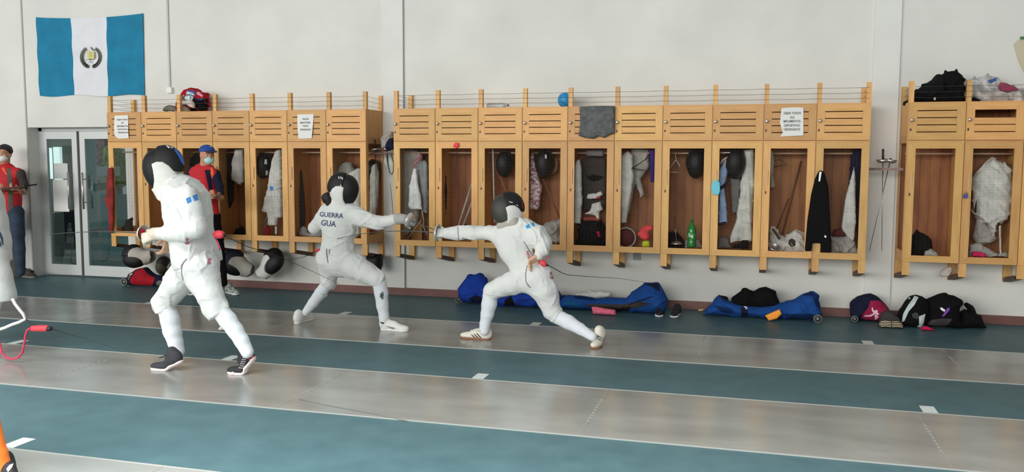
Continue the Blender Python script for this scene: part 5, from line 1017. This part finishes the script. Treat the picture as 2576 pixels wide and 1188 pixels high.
ft = [(1318, 700, Y3, 34), (1290, 712, Y3-.03, 29), (1262, 721, Y3-.05, 25), (1239, 732, Y3-.06, 21), (1234, 752, Y3-.06, 19)]; rt = [(1356, 700, Y3, 38), (1368, 728, Y3, 34), (1379, 756, Y3+.02, 27), (1388, 782, Y3+.03, 23), (1408, 800, Y3+.03, 19)]
Bq = Blob(.0075, .05); pc(Bq, [(1326, 682, Y3, 28), (1341, 702, Y3, 38)], [((0, 1, 0), .95)]); pc(Bq, ft); pc(Bq, rt);  
Bq.noise(.004, 19, 51, (1.2, 1, 1)).creases(.009, 17, 18, (.8, 1, 1.4)).creases(.0045, 34, 17); [Bq.hem(pt(a, b, c), (d, 0, -e), .09) for a, b, c, d, e in ((1233, 748, Y3-.06, -2, 20), (1404, 798, Y3+.03, 30, 18))]; br = blob_obj('breeches', Bq, suit2, f3)
fs2 = [(1233, 742, Y3-.06, 19), (1231, 765, Y3-.06, 19), (1226, 790, Y3-.06, 16.5), (1220, 815, Y3-.06, 13), (1218, 832, Y3-.06, 13)]; rs2 = [(1398, 795, Y3+.03, 19), (1430, 811, Y3, 18), (1458, 827, Y3-.03, 14.5), (1490, 847, Y3-.06, 11.5)]
for L in (fs2, rs2): B = Blob(.0075, .02); pc(B, L); B.creases(.0022, 34, 2, (.6, .6, 1.8)); blob_obj('stocking', B, sock, f3)
B = Blob(.0065, .03); skinny(B, [torso, wa, wf_, ba, bf, ft[:4]+fs2[1:2], rt[:4]+rs2[1:2], fs2[1:], rs2[1:]]); pc(B, [(1282, 556, Y3, 16), (1279, 530, Y3, 18)]); B.ell(pt(1279, 524, Y3), (.085, .072, .105)); add_hand(B, pt(1357, 642, Y3-.06), (-.75, -.3, -.6), (.1, -.55, -.8), (.55, .5, .3), 1.1); blob_obj('body', B, skin, f3)
B = Blob(.005, .01); B.cone(pt(1150, 587, Y3), pt(1124, 587, Y3), rp(19, pt(1150, 587, Y3)), rp(14, pt(1150, 587, Y3))); add_hand(B, pt(1126, 587, Y3), (-.9, -.1, 0), (.1, .8, -.5), (1.0, 1.0, .8), 1.15); gv = blob_obj('glove', B, suit, f3)
decal('glove_edge', [(1151, 570), (1152.5, 570), (1153, 587), (1155, 603), (1153, 603), (1151.4, 587)], [gv, jk], seam_k, f3)
epee(at(1112, 587, Y3), at(1096, 586, Y3), at(965, 572, Y3-.02), at(852, 600, Y3+.02), 'epee of the lunging fencer, blade reaching to the back of the opponent', gr=.08)
m3 = fencing_mask(at(1279, 527, Y3), (-1, -.45, -.38), (-.38, -.1, 1), f3, sc=.98, mf=mesh_g)
B = Blob(.006, .02); B.cone(pt(1262, 568, Y3-.05), pt(1292, 560, Y3-.05), rp(13, pt(1270, 560, Y3)), rp(16, pt(1270, 560, Y3))); B.cone(pt(1292, 560, Y3-.04), pt(1304, 548, Y3), rp(12, pt(1270, 560, Y3))); blob_obj('collar', B, bib_g, f3)
for (x, y, w_) in ((1285, 508, 5), (1301, 516, 3)): decal('white_mark', [(x-w_, y-2), (x, y), (x+w_, y+1), (x+w_-1, y+3), (x-w_+1, y)], [m3['cover'], m3['front'], m3['bib']], white_mark, m3['root'])
decal('red_trim', [(1312, 500), (1316, 506), (1317, 525), (1313, 524)], [m3['cover']], mat('trim_red', (120, 28, 26), .7), m3['root'])
for pts in ([(1321, 568), (1331, 564), (1334, 573), (1326, 576)], [(1335, 562), (1342, 559), (1347, 568), (1340, 570)]): decal('flag_patch', pts, jk, mat('patch_sky', (52, 160, 214), .8), f3)
text_px('lettering', 'S', 1328, 637, 15, -.2, jk, mark_p, f3, bold=.05); text_px('lettering', 'G', 1332, 648, 13, -.3, jk, mark_p, f3, bold=.05)
text_px('lettering', 'S', 1386, 688, 11, -.25, br, mat('mark_dark_pink', (158, 70, 96), .8), f3, bold=.05); text_px('lettering', 'G', 1388, 698, 11, -.2, br, mat('mark_dark_pink', (158, 70, 96), .8), f3, bold=.05)
decal('front_seam', [(1318, 607), (1330, 626), (1342, 645), (1341, 646), (1328, 627), (1317, 608)], jk, seam_k, f3); decal('jacket_hem', [(1325, 668), (1327, 667), (1323, 690), (1324, 708), (1330, 718), (1336, 724), (1334, 725), (1328, 720), (1322, 709), (1321, 690)], [jk, br], seam_k, f3)
cream = mat('shoe_cream', (228, 224, 210), .6); gum = mat('gum_sole', (150, 104, 78), .6); stripe_k = mat('stripe_olive_black', (58, 56, 46), .7)
a, b, lo = shoe(fl(1184, 855)+Vector((0, .03, 0)), (-1, -.06, 0), cream, gum, f3, L=.275, high=.015)
for k in range(3): decal('side_stripe', [(1184.3+k*6.6, 841.8-k*1.7), (1187+k*6.6, 841.6-k*1.7), (1197.5+k*7.4, 852), (1194.5+k*7.4, 852.6)], a, stripe_k, a, step=3)
MB().tube([at(x, y, Y3-.12) for x, y in ((1184, 831), (1192, 832.5), (1206, 832.5))], .004, 6).build('lace_end', cream, a, True)
decal('ankle_patch', [(1208, 828), (1213, 825), (1217, 829), (1216, 835), (1210, 835)], [a], mat('ankle_grey', (170, 170, 168), .8), a)
a, b, lo = shoe(fl(1500, 878)+Vector((.0, .06, 0)), (-.28, -1, 0), cream, gum, f3, L=.26, flex=.75, high=.02)
for k in range(3): decal('side_stripe', [(1502+k*1, 846+k*4), (1508+k, 846+k*4), (1515, 850+k*4), (1515, 852+k*4), (1508+k, 848+k*4), (1502+k, 848+k*4)], a, stripe_k, a, step=3)
connector([(1356, 662), (1361, 652), (1366, 654), (1373, 658), (1377, 665), (1374, 671), (1364, 671)], Y3-.12, .025, [(1373, 664), (1378, 664), (1379, 670), (1374, 671)], [(1378, 667), (1400, 679), (1414, 687), (1428, 692), (1480, 696), (1560, 701), (1625, 711)], 'red reel connector with thin cable held behind by the lunging fencer', [Y3-.12, Y3-.1, Y3-.06, Y3, -1.9, -1.6, -1.4], [(1372, 652), (1378, 648), (1382, 647)])
# ---------------------------------------------------------------- heads with faces
def head(B, c, R, s=1.0):
    """c: centre of the skull; R: columns front, left, up"""
    def L(x, y, z): return npv(c)+npv(R @ Vector((x*s, y*s, z*s)))
    Rm = np.array(R)
    B.ell(L(-.012, 0, .025), np.array((.092, .074, .088))*s, Rm, k=.02); B.ell(L(.018, 0, -.04), np.array((.068, .058, .075))*s, Rm, k=.03); B.ell(L(.055, 0, -.085), np.array((.028, .03, .022))*s, Rm, k=.02)
    B.cone(L(.082, 0, .012), L(.102, 0, -.022), .009*s, .013*s, k=.012)
    for q in (-1, 1):
        B.ell(L(.0, q*.075, -.005), np.array((.018, .008, .03))*s, Rm, k=.006); B.cone(L(.083, q*.012, .03), L(.072, q*.045, .03), .009*s, .008*s, k=.012); B.ell(L(.066, q*.036, -.028), np.array((.02, .02, .018))*s, Rm, k=.02)
    for q in (-1, 1): B.ell(L(.0735, q*.031, .0215), np.array((.0105, .0145, .0065))*s, Rm, k=.003); B.ell(L(.073, q*.031, .0035), np.array((.009, .013, .005))*s, Rm, k=.003)
    B.cone(L(.082, -.018, -.058), L(.082, .018, -.058), .008*s, k=.008)
    return L
eye_w = mat('eye_white', (220, 216, 210), .3); eye_k = mat('eye_dark', (30, 20, 16), .2)
def eyes(L, root, s=1.0):
    for q in (-1, 1):
        B = MB(); p = Vector(L(.0725, q*.031, .012)); B.lathe([(.0092*s*math.sin(i*math.pi/8), -.011*s*math.cos(i*math.pi/8)) for i in range(9)], p, (0, 0, 1), 12); e = B.build('eye', eye_w, root, True)
        B = MB(); p2 = Vector(L(.0775, q*.031, .012)); B.lathe([(.006*s*math.sin(i*math.pi/6), -.006*s*math.cos(i*math.pi/6)) for i in range(7)], p2, (0, 0, 1), 10); B.build('iris', eye_k, e, True)
        B = MB(); B.tube([L(.088, q*.014, .034), L(.088, q*.03, .039), L(.078, q*.048, .034)], .0035*s, 6); B.build('eyebrow', hair_m, root, True)
def surg(L, R, root, m, c, s=1.0, cup=0):
    B = Blob(.004, .012); Rm = np.array(R); B.ell(L(.062, 0, -.046), np.array((.053+cup, .058, .047))*s, Rm); B.cut(lambda P, V: np.maximum(V, -((P[0]-L(.03, 0, -.05)[0])*Rm[0, 0]+(P[1]-L(.03, 0, -.05)[1])*Rm[1, 0]+(P[2]-L(.03, 0, -.05)[2])*Rm[2, 0])))
    o = blob_obj('face_mask', B, m, root)
    for q in (-1, 1): MB().tube([L(.05, q*.062, -.03), L(.0, q*.08, .0)], .002, 5).build('ear_loop', m, o, True)
def trous(chs, m, root, name='trousers', cutp=None, n=5):
    B = Blob(.009, .04); [pc(B, L) for L in chs]; B.noise(.004, 22, n, (1, 1, 1.2)).noise(.002, 50, n+1)
    return blob_obj(name, B, m, root)
vest_r = mat('vest_red', (196, 26, 40), .75, var=.08, vscale=6, bump=.15, bscale=50); vest_o = mat('vest_orange', (232, 92, 50), .7)
# spectator in the blue cap
Yc = -.80; base = fl(530, 742); p1 = person('person', base, 'person in blue cap, red vest and light blue face mask by the lockers')
R1 = basis((.84, -.54, -.12), (0, 0, 1)); B = Blob(.006, .03); L = head(B, at(521, 391, Yc), R1, 1.0)
pc(B, [(517, 405, Yc, 12), (512, 428, Yc, 12)]); tor = [(510, 432, Yc, 22), (510, 455, Yc, 33), (514, 500, Yc, 33), (520, 540, Yc, 32)]
nar = [(484, 432, Yc, 13), (474, 465, Yc-.03, 11), (484, 500, Yc-.09, 10)]; nfo = [(484, 500, Yc-.09, 9), (512, 502, Yc-.22, 7), (530, 497, Yc-.28, 6)]
oar = [(542, 438, Yc+.02, 12), (552, 470, Yc-.02, 10), (556, 497, Yc-.1, 8)]; ofo = [(556, 497, Yc-.1, 8), (552, 498, Yc-.22, 6), (545, 494, Yc-.29, 5.5)]
lg1 = [(532, 552, Yc, 21), (545, 600, Yc, 17), (552, 640, Yc, 14), (558, 680, Yc, 12), (562, 712, Yc, 10)]; lg2 = [(508, 552, Yc, 21), (502, 600, Yc, 17), (497, 645, Yc-.02, 14), (492, 690, Yc-.03, 12), (490, 722, Yc-.04, 10)]
for q in (tor, nar, oar): pc(B, q, sc=.75)
for q in (nfo, ofo): pc(B, q, k=.01)
for q in (lg1, lg2): pc(B, q, sc=.7)
add_hand(B, at(530, 497, Yc-.28), (.9, -.3, .05), (0, -.25, 1), (.3, .3, .2), 1.0); add_hand(B, at(546, 494, Yc-.3), (.1, -.9, .1), (-.2, .1, 1), (.5, .6, .4), .95)
blob_obj('body', B, skin_d, p1); eyes(L, p1); surg(L, R1, p1, mat('mask_mint', (176, 220, 218), .8), None)
B = Blob(.006, .01); B.ell(L(-.022, 0, .02), (.09, .082, .085), np.array(R1)); B.below(L(0, 0, .035), npv(R1 @ Vector((.35, 0, 1)))) if False else None
B.below(L(.02, 0, .0), (npv(R1 @ Vector((.5, 0, 1))))) ; blob_obj('hair', B, hair_m, p1)
B = Blob(.005, .01); B.ell(L(-.008, 0, .048), (.102, .088, .075), np.array(R1)); c_ = L(0, 0, .042); B.cut(lambda P, V: np.maximum(V, -(P[2]-c_[2]-.0))); capm = mat('cap_blue', (28, 70, 152), .75, bump=.1); cp = blob_obj('cap', B, capm, p1)
B = Blob(.004, .008); B.fn(lambda P: np.maximum(np.sqrt(((P[0]-L(.105, 0, 0)[0])*Rr[0, 0]+(P[1]-L(.105, 0, 0)[1])*Rr[1, 0])**2/1.1+((P[0]-L(.105, 0, 0)[0])*Rr[0, 1]+(P[1]-L(.105, 0, 0)[1])*Rr[1, 1])**2)-.072, np.abs(P[2]-L(0, 0, .046)[2]+.15*((P[0]-L(.105, 0, 0)[0])*Rr[0, 0]+(P[1]-L(.105, 0, 0)[1])*Rr[1, 0]))-.005), L(.1, 0, .04)-.12, L(.1, 0, .04)+.12); Rr = np.array(R1); blob_obj('cap_brim', B, mat('cap_brim_navy', (22, 36, 84), .8), cp)
decal('cap_logo', [(527, 368), (533, 363), (538, 367), (539, 370), (528, 370)], cp, white_mark, cp)
B = Blob(.008, .03); pc(B, tor, [((0, 1, 0), .8)], sc=1.02); B.noise(.003, 25, 3); B.below(pt(518, 541, Yc), (0, 0, -1)); pc(B, [(500, 424, Yc, 10), (528, 424, Yc, 10)]); pc(B, [(488, 434, Yc, 14), (536, 436, Yc, 13)]); vs = blob_obj('vest', B, vest_r, p1)
for L_ in (nar, oar): B = Blob(.007, .02); pc(B, L_); B.noise(.002, 40, 2); blob_obj('sleeve', B, nav, p1)
decal('open_front', [(515, 428), (530, 427), (533, 455), (535, 500), (527, 485), (521, 455)], vs, nav, vs); decal('orange_lining', [(529, 420), (536, 422), (538, 440), (533, 452), (530, 440)], vs, vest_o, vs)
decal('orange_band', [(505, 485), (534, 480), (534, 490), (506, 493)], vs, vest_o, vs); decal('orange_band', [(537, 476), (551, 476), (551, 489), (538, 489)], vs, vest_o, vs)
trous([[(522, 545, Yc, 30), (522, 560, Yc, 28)], lg1, lg2], black_cloth, p1)
shg = mat('sneaker_grey', (176, 182, 176), .7, rgb2=(90, 96, 90), vscale=40, lo=.42, hi=.55)
shoe(fl(588, 741), (.85, -.5, 0), shg, sole_w, p1, L=.28, high=.01); shoe(fl(490, 742)+Vector((0, .02, 0)), (-.3, -1, 0), shg, sole_w, p1, L=.28)
p = at(553, 491, Yc-.36); MB().box(p.x-.035, p.x+.035, p.y-.02, p.y+.02, p.z-.004, p.z+.005).build('phone', blackp, label='dark phone in the hands of the spectator with the blue cap', cat='phone')
# spectator at the left edge
Yp = -.35; base = fl(40, 705); p2 = person('person', base, 'dark-haired person in red vest, jeans and white face mask at the left edge')
R2 = basis((.35, -.92, -.12), (0, 0, 1)); B = Blob(.006, .03); L = head(B, at(12, 388, Yp), R2, 1.03)
pc(B, [(12, 405, Yp, 11), (14, 425, Yp, 11)]); tor = [(16, 430, Yp, 20), (18, 450, Yp, 33), (20, 500, Yp, 31), (22, 530, Yp, 30)]
ra = [(52, 437, Yp, 11), (61, 465, Yp-.03, 9), (58, 482, Yp-.1, 8)]; rf = [(58, 482, Yp-.1, 8), (54, 480, Yp-.2, 6), (50, 477, Yp-.26, 5.5)]
la = [(-20, 437, Yp, 12), (-30, 468, Yp-.03, 10), (-24, 485, Yp-.1, 8)]; lf = [(-24, 485, Yp-.1, 8), (-10, 482, Yp-.2, 6), (0, 478, Yp-.26, 5.5)]
lg1 = [(38, 535, Yp, 21), (44, 590, Yp, 17), (48, 630, Yp, 14), (52, 684, Yp, 11)]; lg2 = [(2, 535, Yp, 21), (-4, 590, Yp, 17), (-8, 640, Yp, 14), (-12, 690, Yp, 11)]
for q in (tor, lg1, lg2): pc(B, q, sc=.75)
for q in (ra, la, rf, lf): pc(B, q, k=.015, sc=.95)
add_hand(B, at(50, 477, Yp-.26), (-.3, -.8, .1), (-.3, .1, 1), (.7, .7, .5), 1.0); add_hand(B, at(0, 478, Yp-.26), (.6, -.6, .1), (0, .1, 1), (.7, .7, .5), 1.0)
blob_obj('body', B, skin_d, p2); eyes(L, p2); surg(L, R2, p2, mat('mask_white', (228, 228, 220), .8), None, 1.03, .012)
B = Blob(.005, .012); B.ell(L(-.012, 0, .042), (.105, .09, .088), np.array(R2)); c2 = L(.05, 0, .05); B.cut(lambda P, V: np.maximum(V, -((P[2]-c2[2])-((P[0]-c2[0])*R2[0][0]+(P[1]-c2[1])*R2[1][0])*.9+.0))); B.noise(.004, 70, 4); blob_obj('hair', B, hair_m, p2)
B = Blob(.008, .03); pc(B, tor, [((0, 1, 0), .8)], sc=.97); B.below(pt(22, 540, Yp), (0, 0, -1)); sh_ = blob_obj('shirt', B, dgy, p2)
B = Blob(.008, .03); pc(B, tor, [((0, 1, 0), .84)], sc=1.05); pc(B, [(-12, 434, Yp, 14), (44, 436, Yp, 14)]); B.below(pt(22, 536, Yp), (0, 0, -1)); B.noise(.003, 25, 6); vs = blob_obj('vest', B, vest_r, p2)
decal('open_front', [(17, 424), (27, 424), (33, 470), (34, 534), (21, 534), (19, 470)], vs, mat('shirt_taupe', (104, 92, 86), .85, var=.2, vscale=60), vs)
for pts in ([(0, 480), (20, 483), (20, 488), (0, 487)], [(34, 483), (57, 482), (57, 487), (34, 488)]): decal('orange_band', pts, vs, vest_o, vs)
decal('orange_lining', [(3, 424), (10, 420), (18, 440), (14, 440)], vs, vest_o, vs)
for L_ in (ra, la): B = Blob(.007, .02); pc(B, L_[:2]+[tuple(L_[2][:3])+(8,)], sc=1.05); blob_obj('sleeve', B, dgy, p2)
trous([[(20, 538, Yp, 28), (20, 548, Yp, 27)], lg1, lg2], mat('denim', (52, 66, 88), .85, var=.3, vscale=7, bump=.2, bscale=80), p2, 'jeans')
shd = mat('shoe_taupe', (66, 60, 58), .8)
shoe(fl(78, 699), (1, -.25, 0), shd, mat('sole_greyish', (140, 136, 128), .7), p2, L=.28); shoe(fl(-10, 702), (-.3, -1, 0), shd, sole_w, p2, L=.28)
a = at(-6, 481, Yp-.3); b = at(71, 470, Yp-.34); q = MB(); q.add([(a.x, a.y-.06, a.z), (b.x, b.y-.06, b.z), (b.x, b.y+.14, b.z+.015), (a.x, a.y+.14, a.z+.015)]+[(a.x, a.y-.06, a.z+.02), (b.x, b.y-.06, b.z+.02), (b.x, b.y+.14, b.z+.035), (a.x, a.y+.14, a.z+.035)], [(0, 3, 2, 1), (4, 5, 6, 7), (0, 1, 5, 4), (2, 3, 7, 6), (1, 2, 6, 5), (0, 4, 7, 3)])
q.build('clipboard', mat('clipboard_dark', (52, 30, 26), .5), label='dark clipboard held flat by the person at the left edge', cat='clipboard')
pbox('wooden_board', 8, 545, 34, 632, -.12, .02, mat('panel_brown', (120, 66, 48), .6), label='brown wooden panel behind the legs of the person at the left edge', cat='panel')
a = at(20, 632, -.12); MB().box(a.x-.2, a.x+.11, -.3, -.03, 0, a.z).build('grey_box', mat('box_grey', (150, 150, 138), .8), label='pale grey box standing behind the person at the left edge', cat='box')
# fencer cut by the left edge
Y4 = -3.9; base = fl(-40, 890); f4 = person('fencer', base, 'fencer cut off by the left edge, white jacket hem and white breeches showing')
torso = [(-75, 440, Y4, 24), (-70, 465, Y4, 48), (-55, 510, Y4, 52), (-42, 560, Y4, 48), (-36, 610, Y4, 50), (-36, 650, Y4, 54)]
J = Blob(.009, .05); pc(J, torso, [((0, 1, 0), 1.2)]); sa = [(-70, 480, Y4-.18, 28), (-95, 540, Y4-.24, 24), (-150, 560, Y4-.2, 18)]; pc(J, sa); sb = [(-70, 480, Y4+.18, 28), (-60, 540, Y4+.24, 24), (-90, 580, Y4+.2, 18)]; pc(J, sb); J.noise(.005, 17, 61); J.below(pt(-36, 658, Y4), (0, 0, -1)); jk = blob_obj('jacket', J, suit, f4)
t1 = [(-30, 660, Y4-.06, 46), (-18, 700, Y4-.08, 42), (-10, 740, Y4-.08, 43), (-8, 770, Y4-.08, 43)]; t2 = [(-60, 660, Y4+.1, 44), (-120, 720, Y4+.1, 34), (-150, 770, Y4+.1, 26)]
Bq = Blob(.009, .05); pc(Bq, [(-36, 645, Y4, 52), (-40, 670, Y4, 52)], [((0, 1, 0), 1.1)]); pc(Bq, t1); pc(Bq, t2); Bq.noise(.005, 18, 71); Bq.below(pt(0, 756, Y4-.08), (0, 0, -1)); br = blob_obj('breeches', Bq, suit2, f4)
l1 = [(-18, 722, Y4-.08, 27), (-20, 745, Y4-.08, 25), (-30, 800, Y4-.08, 22), (-34, 845, Y4-.08, 18), (-34, 880, Y4-.08, 16)]; l2 = [(-150, 765, Y4+.1, 22), (-160, 820, Y4+.1, 20), (-160, 870, Y4+.1, 15)]
for q in (l1, l2): B = Blob(.008, .02); pc(B, q); blob_obj('stocking', B, sock, f4)
B = Blob(.008, .03); skinny(B, [torso, sa, sb, t1[:2]+l1[:1], t2, l1, l2]); pc(B, [(-75, 440, Y4, 18), (-85, 400, Y4, 20)]); B.ell(pt(-90, 395, Y4), (.085, .075, .105)); add_hand(B, pt(-150, 560, Y4-.2), (-1, 0, 0), (0, .3, -1), (.8, .8, .6), 1.1); add_hand(B, pt(-90, 580, Y4+.2), (-.5, 0, -.8), (-.8, 0, .3), (.6, .6, .4), 1.1); blob_obj('body', B, skin, f4)
fencing_mask(at(-95, 392, Y4), (-1, -.1, -.2), (-.2, 0, 1), f4)
for (x, y, d) in ((-55, 900, (-1, 0, 0)), (-180, 888, (-1, -.1, 0))): shoe(fl(x, y)+Vector((0, -.05 if x > -100 else .1, 0)), d, shoe_w, sole_w, f4, high=.02)
decal('blue_print', [(0, 582), (3, 586), (8, 600), (9, 616), (6, 617), (3, 604), (0, 596)], jk, ink_n, f4); decal('blue_print', [(0, 604), (3, 612), (4, 620), (0, 620)], jk, ink_n, f4)
MB().tube([at(x, y, Y4-.2) for x, y in ((31, 752), (38, 765), (48, 778), (58, 790), (64, 803), (48, 811), (30, 817), (12, 825), (-10, 832), (-26, 838))], .012, 8).build('white_strap', mat('strap_white', (222, 222, 216), .8), f4, True)
t = thing('reel_connector', tuple(at(100, 834, Y4-.2)), 'red reel connector with pink strap and black cable at the left edge', 'cable connector', 'red reel connectors behind the fencers')
puff('connector_body', [(79, 820), (100, 818), (120, 819), (124, 823), (122, 834), (80, 834), (77, 828)], Y4-.2, .022, redm, t, vox=.005); puff('black_end', [(120, 820), (130, 822), (131, 828), (128, 834), (118, 834), (116, 828)], Y4-.2, .021, blackp, t, vox=.005)
MB().tube([at(x, y, Y4-.2) for x, y in ((65, 803), (74, 811), (80, 815), (88, 814), (95, 818), (98, 826))], .004, 6).build('plug_wire', blackp, t, True)
MB().tube([at(131, 828, Y4-.2), at(150, 834, Y4-.21), at(180, 843, Y4-.22), at(212, 852, Y4-.23), at(300, 880, Y4-.26)], .005, 6, r2=.0009).build('cable', blackp, t, True)
MB().tube([at(x, y, Y4-.22) for x, y in ((76, 826), (68, 832), (64, 845), (60, 870), (56, 888), (46, 900), (30, 904), (14, 899), (4, 886), (0, 868), (-4, 850))], .008, 6).build('pink_strap', mat('strap_crimson', (206, 50, 84), .7), t, True)
MB().tube([fl(x, y)+Vector((0, 0, .007)) for x, y in ((752, 1008), (800, 1018), (870, 1031), (950, 1046), (1024, 1063))], .004, 6, r2=.002).build('floor_cable', mat('cable_greyish', (112, 112, 106), .6), None, True, label='thin grey cable lying across the middle metal strip', cat='cable')
# person in the orange sock, cut by the lower left corner
base = fl(0, 1210); p5 = person('person', base, 'person at the lower left corner with an orange stocking and black shoe'); g = Vector(base); dd = _r
def q5(r, z, y=0): return npv(Vector((g.x, g.y, 0))+_r*r+Vector((0, y, z)))
orm = mat('orange_stocking', (238, 122, 42), .8, bump=.1); 
B = Blob(.008, .03); B.chain([q5(-.10, .5), q5(-.06, .32), q5(-.0, .14), q5(.025, .07)], [.06, .062, .04, .036]); blob_obj('stocking', B, orm, p5)
B = Blob(.008, .03); B.chain([q5(-.45, .5, -.1), q5(-.48, .3, -.1), q5(-.5, .08, -.1)], [.06, .058, .038]); blob_obj('stocking', B, orm, p5)
B = Blob(.01, .05); B.chain([q5(-.28, .95), q5(-.18, .7), q5(-.10, .46)], [.12, .09, .07]); B.chain([q5(-.34, .95), q5(-.42, .7, -.05), q5(-.45, .46, -.1)], [.12, .09, .07]); B.noise(.004, 20, 3); blob_obj('breeches', B, suit2, p5)
B = Blob(.01, .05); B.chain([q5(-.31, .92), q5(-.33, 1.1), q5(-.34, 1.35), q5(-.34, 1.46)], [.13, .125, .15, .08]); B.chain([q5(-.18, 1.4), q5(-.12, 1.15), q5(-.2, .95, -.15)], [.07, .05, .038]); B.chain([q5(-.5, 1.4), q5(-.58, 1.15), q5(-.52, .95, -.15)], [.07, .05, .038]); B.noise(.004, 18, 5); blob_obj('jacket', B, suit, p5)
B = Blob(.008, .03); B.chain([q5(-.34, 1.2), q5(-.34, 1.5)], [.08, .05]); R5 = basis((-.3, -1, 0), (0, 0, 1)); L = head(B, q5(-.34, 1.64), R5); add_hand(B, q5(-.2, .95, -.15), (0, -.3, -1), (-1, 0, 0), (.4, .4, .3)); add_hand(B, q5(-.52, .95, -.15), (0, -.3, -1), (1, 0, 0), (.4, .4, .3)); B.chain([q5(-.31, 1.0), q5(-.15, .6), q5(0, .1)], [.08, .06, .03]); B.chain([q5(-.31, 1.0), q5(-.44, .6, -.08), q5(-.5, .1, -.1)], [.08, .06, .03]); blob_obj('body', B, skin, p5); eyes(L, p5)
B = Blob(.008, .01); B.ell(L(-.015, 0, .04), (.1, .086, .085), np.array(R5)); B.cut(lambda P, V: np.maximum(V, -(P[2]-L(0, 0, .03)[2]-(P[1]-L(0, 0, .03)[1])*-.8))); blob_obj('hair', B, hair_m, p5)
for r, y in ((.04, 0), (-.5, -.1)):
    a, b, lo = shoe(Vector(q5(r+.07, 0, y-.06)), (.9, -.6, 0), shoe_k, mat('sole_black', (30, 28, 34), .6), p5, high=.02)
decal('white_flash', [(16, 1180), (24, 1170), (34, 1166), (30, 1176), (20, 1188)], [o for o in p5.children if o.name.startswith('shoe')], white_mark, p5)
